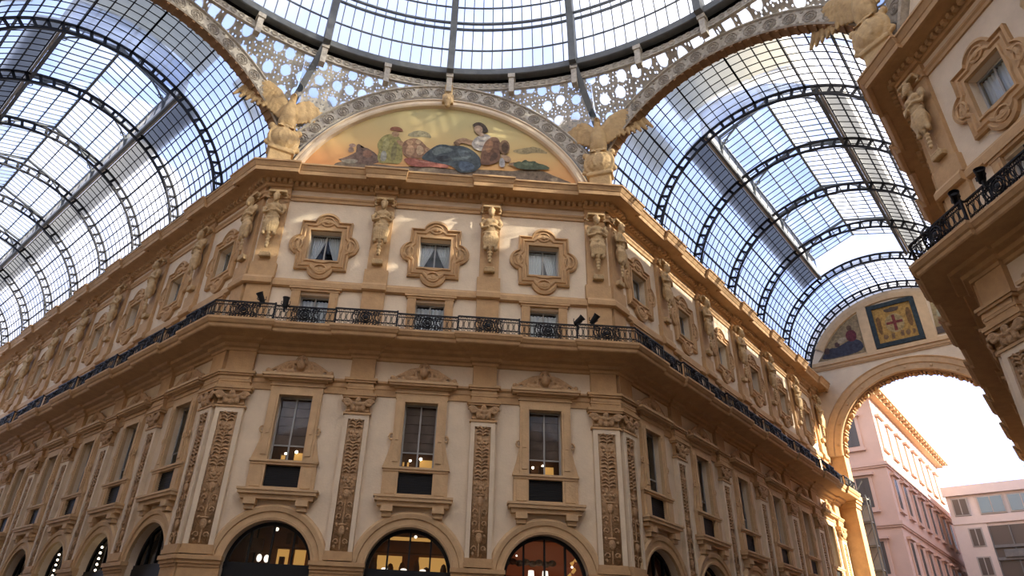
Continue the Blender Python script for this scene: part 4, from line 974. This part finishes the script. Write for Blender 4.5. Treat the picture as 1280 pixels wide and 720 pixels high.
onarch('figure_mosaic', 'dark mosaic of seated figures left of the city shield above the arch',
       {'dark': [(-5.2, 22.9), (-2.15, 22.9), (-2.2, 23.9), (-3.0, 24.1), (-3.9, 23.6), (-4.4, 23.8), (-5.0, 23.3)], 'red': [(-3.1, 23.9), (-2.5, 23.9), (-2.4, 24.6), (-2.8, 24.9), (-3.2, 24.6)], 'face': [(-2.95, 24.8), (-2.65, 24.8), (-2.65, 25.2), (-2.95, 25.2), (-3.0, 25.0)],
        'face2': [(-4.0, 23.7), (-3.7, 23.7), (-3.7, 24.1), (-4.0, 24.1), (-4.05, 23.9)], 'arm': [(-3.8, 23.9), (-3.2, 24.0), (-3.1, 24.3), (-3.5, 24.4), (-3.8, 24.2)], 'face3': [(-4.8, 23.3), (-4.5, 23.3), (-4.45, 23.8), (-4.8, 23.8), (-4.9, 23.5)]},
       {'dark': (.06, .06, .08), 'red': (.16, .035, .04), 'face': (.16, .09, .05), 'face2': (.12, .06, .05), 'arm': (.5, .38, .24), 'face3': (.1, .06, .05)}, bgL, (.38, .27, .14))
bgR = [(2.45, 22.95), (5.4, 22.95)] + [(5.5 * cos(a), VZ + 5.5 * sin(a)) for a in [RAD(22 + i * 4.4) for i in range(1, 10)]]
onarch('figure_mosaic', 'mosaic of a red-robed figure on yellow right of the city shield above the arch',
       {'sky': [(3.1, 25.0), (4.9, 24.0), (4.4, 25.0), (3.6, 25.5)], 'robe': [(2.6, 23.5), (5.0, 23.4), (5.0, 23.9), (4.4, 24.5), (3.4, 24.3), (2.9, 24.2)], 'torso': [(2.8, 24.1), (3.3, 24.1), (3.5, 24.5), (3.1, 25.0), (2.8, 24.8)],
        'face': [(2.85, 24.9), (3.2, 24.9), (3.25, 25.3), (3.0, 25.5), (2.8, 25.3)], 'dark': [(2.5, 22.98), (5.2, 22.98), (5.1, 23.4), (2.5, 23.5)]},
       {'sky': (.70, .42, .05), 'robe': (.25, .06, .05), 'torso': (.45, .42, .28), 'face': (.3, .12, .08), 'dark': (.14, .10, .08)}, bgR, (.45, .32, .15))
sh = onarch('shield_mosaic', 'gold mosaic panel with a red cross, crown and dark blue border above the arch',
       {'fig1': [(-.95, 23.9), (-.7, 23.85), (-.65, 25.1), (-.8, 25.35), (-.98, 25.1)], 'fig2': [(1.0, 24.1), (1.3, 24.0), (1.35, 25.3), (1.15, 25.6), (.98, 25.2)],
        'disc': [(.17 + .62 * cos(i * pi / 8), 24.55 + .75 * sin(i * pi / 8)) for i in range(16)],
        'cross1': [(.07, 23.95), (.27, 23.95), (.27, 25.2), (.07, 25.2)], 'cross2': [(-.35, 24.5), (.7, 24.5), (.7, 24.7), (-.35, 24.7)], 'crown': [(-.25, 25.45), (.6, 25.45), (.7, 25.8), (.4, 25.7), (.18, 25.85), (-.05, 25.7), (-.35, 25.8)],
        'l1': [(-.75, 23.45), (-.55, 23.4), (-.4, 23.6), (-.5, 23.8), (-.75, 23.75)], 'l2': [(-.25, 23.35), (-.05, 23.35), (.0, 23.75), (-.2, 23.8)], 'l3': [(.35, 23.45), (.55, 23.4), (.6, 23.85), (.4, 23.9)], 'l4': [(.75, 23.4), (.95, 23.45), (1.0, 23.8), (.8, 23.85), (.65, 23.65)], 'l5': [(1.1, 23.45), (1.25, 23.45), (1.3, 23.75), (1.15, 23.8)]},
       {'fig1': (.2, .1, .03), 'fig2': (.2, .1, .03), 'disc': (.42, .29, .12), 'cross1': (.20, .04, .03), 'cross2': (.20, .04, .03), 'crown': (.12, .08, .05), 'l1': (.25, .14, .06), 'l2': (.25, .14, .06), 'l3': (.25, .14, .06), 'l4': (.25, .14, .06), 'l5': (.25, .14, .06)},
       [(-1.1, 23.15), (1.45, 23.15), (1.45, 26.0), (-1.1, 26.0)], (.50, .28, .07))
m = MB()
for x0, x1, z0, z1 in ((-1.38, 1.72, 22.86, 23.18), (-1.38, 1.72, 25.95, 26.28), (-1.38, -1.08, 23.18, 25.95), (1.42, 1.72, 23.18, 25.95)): m.box(x0, x1, -.12, .0, z0, z1)
obj('border', m.mesh('border', paint((.035, .05, .055))), sh, label='dark blue-green border')

# ------------------------------------------------------------------ spotlights on the railings
def spot():
    m = MB(); m.lathe((0, 0, 0), [(.001, -.2), (.1, -.2), (.13, -.05), (.14, .2), (.17, .32), (.16, .33), (.13, .22), (.001, .2)], 14)
    return m.mesh('lamp_head', 'black')
LH = spot(); m = MB(); m.box(-.03, .03, -.03, .03, -.35, .0); m.tube([(-.16, 0, .12), (-.17, 0, 0), (0, 0, -.12), (.17, 0, 0), (.16, 0, .12)], .02, 5); LB = m.mesh('bracket', 'black')
for wall, s_, z, tx, ty, lb in (('F', -6.54, 13.86, 25, -25, 'black spotlight tilted left on the railing at the left building corner'), ('F', -5.59, 13.72, 10, 0, 'upright black spotlight on the railing above the first shop arch'),
        ('F', 5.96, 13.8, 30, 50, 'black spotlight aimed right on the railing above the third shop arch'), ('F', 6.6, 13.9, 30, 35, 'black spotlight on the railing nearest the right building corner'),
        ('G', 6.1, 13.86, 40, 60, 'black spotlight on the railing corner of the building at the right edge'), ('G', 5.1, 13.86, 35, 55, 'second black spotlight from the corner on the right edge building')):
    p, r = at(wall, s_, z, 1.28); sp = thing('spotlight', lb, 'lamp', LB, p, r, 'spotlights on the balcony railing'); h = obj('lamp_head', LH, sp, scale=(.85, .85, .85)); h.rotation_euler = (RAD(tx), RAD(ty), 0)
p, r = at('G', 8.2, 12.75, 1.0)
m = MB(); m.tube([(0, 0, 0), (-.3, 0, .1)], .05, 6); m.ell((-.38, 0, .12), .2, 12, 8); thing('globe_lamp', 'round black lamp sticking out from the balcony corner at the right edge', 'lamp', m.mesh('globe_lamp', 'black'), p, r)

# bulb strings hanging in two arches of the left gallery
for k, lb in ((1, 'string of round white bulbs hanging in the second arch of the left gallery'), (2, 'string of round white bulbs hanging in the third arch of the left gallery')):
    p, r = at('L', T0 + k * S2); t = thing('light_string', lb, 'lights', None, p, r, 'bulb strings in the left gallery arches')
    m = MB(); m.tube([(-.35, .25, 5.7), (-.35, .25, 2)], .012, 4); obj('cable', m.mesh('cable', 'black'), t)
    bm_ = MB(); bm_.ell((0, 0, 0), .045, 8, 6); bme = bm_.mesh('bulb', 'bulb')
    for i in range(14): obj('bulb', bme, t, (-.35, .25, 5.35 - i * .22))

# ------------------------------------------------------------------ street beyond the arch
def loc_t(u, t, z=0): return (c + Q * t + Q * u, c + Q * t - Q * u, z)
pb = thing('pink_building', 'pink plastered townhouse seen through the arch, its upper wall in bright sun', 'building', loc=loc_t(-4.9, 41.4), rz=-pi / 4)
m = MB(); m.box(-16, 0, 0, 28, 0, 24); obj('wall', m.mesh('wall', 'pinkwall'), pb)
m = MB(); m.box(-16, 1.1, -1.1, 29, 24, 24.25); m.box(-16, .6, -.6, 28.5, 23.7, 24)
for i in range(24): m.box(.0, 1.0, i * 1.2, i * 1.2 + .25, 23.75, 24.0)
obj('eaves', m.mesh('eaves', 'trim2'), pb)
m = MB()
for z in (17.7, 12.9, 7.9): m.box(-16, .2, -.2, 28.2, z, z + .3); m.box(-16, .12, -.12, 28.1, z - .15, z)
obj('string_course', m.mesh('string_course', 'pinkwall'), pb)
fm = MB(); fm.box(-.75, .75, -.12, 0, -.2, 2.6); fm.box(-.95, .95, -.35, 0, 2.6, 2.8); fm.box(-.85, .85, -.22, 0, -.4, -.2); fm = fm.mesh('window_surround', 'pinkwall')
fg = MB(); fg.box(-.5, .5, -.14, -.12, 0, 2.4); fg.box(-.03, .03, -.17, -.14, 0, 2.4); fgs = fg.mesh('glare_panes', 'sashw'); fg = fg.mesh('window_glass', 'duskglass')  # second set of panes coloured white to stand for sun glare, upper row
for z in (14.4, 9.3, 4.5, 19.5):
    for i in range(8): w_ = obj('window', fm, pb, (0, 1.7 + i * 3.3, z), pi / 2); obj('window_glass', fg if z < 19 else fgs, w_)
    for i in range(4): w_ = obj('window', fm, pb, (-2.0 - i * 3.4, 0, z), 0); obj('window_glass', fg, w_)
wb = thing('office_block', 'pale modern office block with bluish windows at the end of the street', 'building', loc=loc_t(-3.64, 59.4), rz=-pi / 4)
m = MB(); m.box(0, 22, 0, 12, 0, 19.2); m.box(-.2, 22, -.35, 0, 18.3, 19.2); m.box(0, 22, -.2, 0, 15.6, 16.3); m.box(0, 2.7, -.12, 0, 0, 15.6); obj('wall', m.mesh('wall', 'whitewall'), wb)
def win(x, w, z, h, glass):
    q_ = MB(); q_.box(-.12, w + .12, -.16, 0, -.12, h + .12); q_.box(w * .5 - .04, w * .5 + .04, -.22, -.16, 0, h); a = obj('window', q_.mesh('window', 'sash'), wb, (x, 0, z))
    q_ = MB(); q_.box(0, w, -.2, -.16, 0, h); obj('window_glass', q_.mesh('window_glass', glass), a)
for i, (x, w) in enumerate(((.5, 1.1), (2.6, 1.9), (5.0, 2.0), (7.6, 2.0), (10.2, 2.0))): win(x, w, 16.5, 1.45, 'skyglass' if i in (1, 2) else 'duskglass')
for z in (13.6, 11.0, 8.4): win(1.2, .9, z, 1.5, 'duskglass')
m = MB(); m.box(2.7, 22, -.05, 0, 3, 15.3)
obj('glass_front', m.mesh('glass_front', 'duskglass'), wb)
m = MB()
for z in (13.3, 12.2, 9.8, 7.2): m.box(2.7, 22, -.25, -.05, z, z + .25)
for i in range(12): m.box(2.7 + i * 1.6, 2.8 + i * 1.6, -.2, -.05, 3, 15.3)
m.box(3.4, 12, -.4, -.2, 12.45, 13.1)
obj('glazing_frame', m.mesh('glazing_frame', 'steel'), wb)
fl = thing('flag', 'furled blue and red flag on a pole in front of the office block', 'flag', loc=loc_t(2.3, 57.5, 11.6), rz=-pi / 4)
m = MB(); m.tube([(0, 1.6, -.6), (0, 0, 2.0)], .04, 6); obj('flag_pole', m.mesh('flag_pole', 'steel'), fl)
m = drape(-.1, .9, .0, .6, -.6, 1.9, -.1, 4)
for i in range(len(m.m)): m.m[i] = 1 if (i % 16) > 8 else 0
obj('flag_cloth', m.mesh('flag_cloth', [paint((.08, .08, .3)), paint((.5, .08, .1))]), fl)
# drain pipe and scaffold strip on the street side of the arch pier
sc_ = thing('scaffold_tower', 'narrow grey scaffold standing just outside the left pier of the arch', 'scaffold', loc=loc_t(-5.4, 32.4), rz=-pi / 4)
m = MB()
for x in (-.5, .35):
    for y in (0, .9): m.tube([(x, y, 0), (x, y, 13.5)], .05, 6)
for i in range(9):
    z = .5 + i * 1.6
    for y in (0, .9): m.tube([(-.5, y, z), (.35, y, z)], .035, 5); 
    m.tube([(-.5, 0, z), (.35, 0, z + 1.2)], .03, 5)
obj('poles', m.mesh('poles', 'steel'), sc_)
m = MB()
for i in range(9): m.box(-.48, .33, .02, .88, .5 + i * 1.6, .56 + i * 1.6)
m.box(-.5, .35, .9, .93, 0, 13); obj('decking', m.mesh('decking', 'gutter'), sc_)

# ------------------------------------------------------------------ the rest of the octagon and its four galleries, behind the camera
def rotp(p, k):
    a = pi / 2 * k; return (p[0] * cos(a) - p[1] * sin(a), p[0] * sin(a) + p[1] * cos(a))
for k, nm in ((1, 'wall_left'), (2, 'wall_back')):
    m = MB(); far = 44
    pts = [rotp(p, k) for p in ((-W - Q * far, A + Q * far), (-W, A), (W, A), (W + Q * far, A + Q * far))]
    for i, (a, b) in enumerate(zip(pts[:-1], pts[1:])):
        m.face([(*a, 0), (*b, 0), (*b, ZC), (*a, ZC)])
    wo = obj(nm, m.mesh(nm, 'stucco')); wo['kind'] = 'structure'
    m = MB(); p2 = [rotp((x, A), k) for x in (-W, W)]
    m.face([(*p2[0], ZC), (*p2[1], ZC), (*p2[1], 27.3), (*p2[0], 27.3)]); wo = obj('wall_tympanum', m.mesh('wall_tympanum', 'stucco')); wo['kind'] = 'structure'
m = MB(); pts = seg_pts(7.5, 6.9, ZC, 30); m.face([(x, 0, z) for x, z in pts]); obj('tympanum', m.mesh('tympanum', 'stucco'), B2, (A + .05, 0, 0), -pi / 2)
p2 = [rotp(p, 3) for p in ((W, A), (W + Q * 44, A + Q * 44))]
m = MB(); m.face([(*p2[0], 0), (*p2[1], 0), (*p2[1], ZC), (*p2[0], ZC)]); wo = obj('wall_right', m.mesh('wall_right', 'stucco')); wo['kind'] = 'structure'
# glazed vaults and end walls of the two galleries behind the camera
for i, a in enumerate((-3 * pi / 4, 3 * pi / 4)):
    m = MB(); g = MB(); n = 24
    for y in range(0, 45): g.grid([[(6.3 * cos(pi * j / n), y - t, ZC + 6.3 * sin(pi * j / n)) for j in range(n + 1)] for t in (-.05, .05)])
    for j in range(n + 1): g.box(6.28 * cos(pi * j / n) - .04, 6.28 * cos(pi * j / n) + .04, 0, 44, ZC + 6.28 * sin(pi * j / n) - .04, ZC + 6.28 * sin(pi * j / n) + .04)
    m.grid([[(6.32 * cos(pi * j / n), y, ZC + 6.32 * sin(pi * j / n)) for j in range(n + 1)] for y in (0, 44)])
    p = (D0 * sin(-a), D0 * cos(a)); v = obj('ceiling', g.mesh('ceiling', 'iron'), None, (p[0], p[1], 0), a); v['kind'] = 'structure'; obj('glass', m.mesh('glass', 'glass'), v)
    m = MB(); m.face([(-6.2, 44, 0), (6.2, 44, 0), (6.2, 44, 27), (-6.2, 44, 27)]); obj('end_wall', m.mesh('end_wall', 'stucco'), v)
# unseen set-back attic blocks, added over the roofs to hold back the sun
def attic(parent, wall, s0, s1, o, h):
    L = abs(s1 - s0); x, y, r = place(wall, max(s0, s1) if wall in 'LH' else min(s0, s1), o); mm = MB(); mm.box(0, L, 0, 5, ZC, ZC + h); obj('shading_attic', mm.mesh('shading_attic', 'trim2'), parent, (x, y, 0), r)
mm = MB(); mm.box(7.5, 20, 44, 90, 0, 23.3); wo = obj('wall_street', mm.mesh('wall_street', 'pinkwall'), None, loc_t(0, 0), -pi / 4); wo['kind'] = 'structure'
mm = MB(); mm.box(2, 44, -7, -2.2, ZC, ZC + 6); aw = obj('wall_shading_attic', mm.mesh('wall_shading_attic', 'trim2'), None, (A, -W, 0), -pi / 4); aw['kind'] = 'structure'  # unseen block added to keep sun from coming in over this gallery
mm = MB(); mm.box(-7.4, 7.4, .6, 6, ZC, 27); obj('shading_attic', mm.mesh('shading_attic', 'trim2'), B2, (A, 0, 0), -pi / 2)  # unseen block added to stop sun leaking past the tympanum
attic(B2, 'H', 1, 18.2, -2.2, 4.9); attic(B2, 'H', 20.6, 29, -2.2, 4.9)  # gap between the added blocks lets one streak of sun through

# ------------------------------------------------------------------ ground
m = MB(); m.face([(-90, -60, 0), (120, -60, 0), (120, 140, 0), (-90, 140, 0)]); fo = obj('floor', m.mesh('floor', 'floor')); fo['kind'] = 'structure'

# ------------------------------------------------------------------ light
w = bpy.data.worlds.new('sky'); bpy.context.scene.world = w; w.use_nodes = True
n = w.node_tree.nodes; l = w.node_tree.links; bg = n['Background']
tc = n.new('ShaderNodeTexCoord'); ns = n.new('ShaderNodeTexNoise'); ns.inputs['Scale'].default_value = 2.6; ns.inputs['Detail'].default_value = 4; ns.inputs['Roughness'].default_value = .55
l.new(tc.outputs['Generated'], ns.inputs['Vector'])
cr = n.new('ShaderNodeValToRGB'); cr.color_ramp.elements[0].position = .46; cr.color_ramp.elements[0].color = (.43, .56, .98, 1); cr.color_ramp.elements[1].position = .66; cr.color_ramp.elements[1].color = (1.2, 1.12, 1.0, 1)
l.new(ns.outputs[0], cr.inputs[0]); l.new(cr.outputs[0], bg.inputs[0]); bg.inputs[1].default_value = 2.5
sd = bpy.data.lights.new('sun', 'SUN'); sd.energy = 19; sd.angle = RAD(.6); sd.color = (1, .86, .66)
so = bpy.data.objects.new('sun', sd); COL.objects.link(so)
SE = RAD(22); SA = RAD(-20); sv = Vector((cos(SA) * cos(SE), sin(SA) * cos(SE), sin(SE))); so.rotation_euler = sv.to_track_quat('Z', 'Y').to_euler(); so.location = (40, -20, 60)

# ------------------------------------------------------------------ camera
cd = bpy.data.cameras.new('camera'); co = bpy.data.objects.new('camera', cd); COL.objects.link(co)
yaw, pitch, roll, f = .0488, .5114, .0443, 834.64
fwd = Vector((sin(yaw) * cos(pitch), cos(yaw) * cos(pitch), sin(pitch))); rt = Vector((cos(yaw), -sin(yaw), 0)); up = rt.cross(fwd)
r2 = rt * cos(roll) + up * sin(roll); u2 = up * cos(roll) - rt * sin(roll)
mw = Matrix((r2, u2, -fwd)).transposed().to_4x4(); mw.translation = Vector((.9154, -8.3565, 1.6)); co.matrix_world = mw
cd.sensor_width = 36; cd.lens = 36 * f / 1280; cd.shift_x = 38.08 / 1280; cd.shift_y = 6.28 / 1280; cd.clip_end = 400
sc = bpy.context.scene; sc.camera = co
sc.view_settings.view_transform = 'Standard'; sc.view_settings.look = 'None'; sc.view_settings.gamma = 1; sc.view_settings.use_curve_mapping = False
sc.view_settings.exposure = .06
sc.cycles.transparent_max_bounces = 16; sc.cycles.max_bounces = 8; sc.cycles.diffuse_bounces = 5
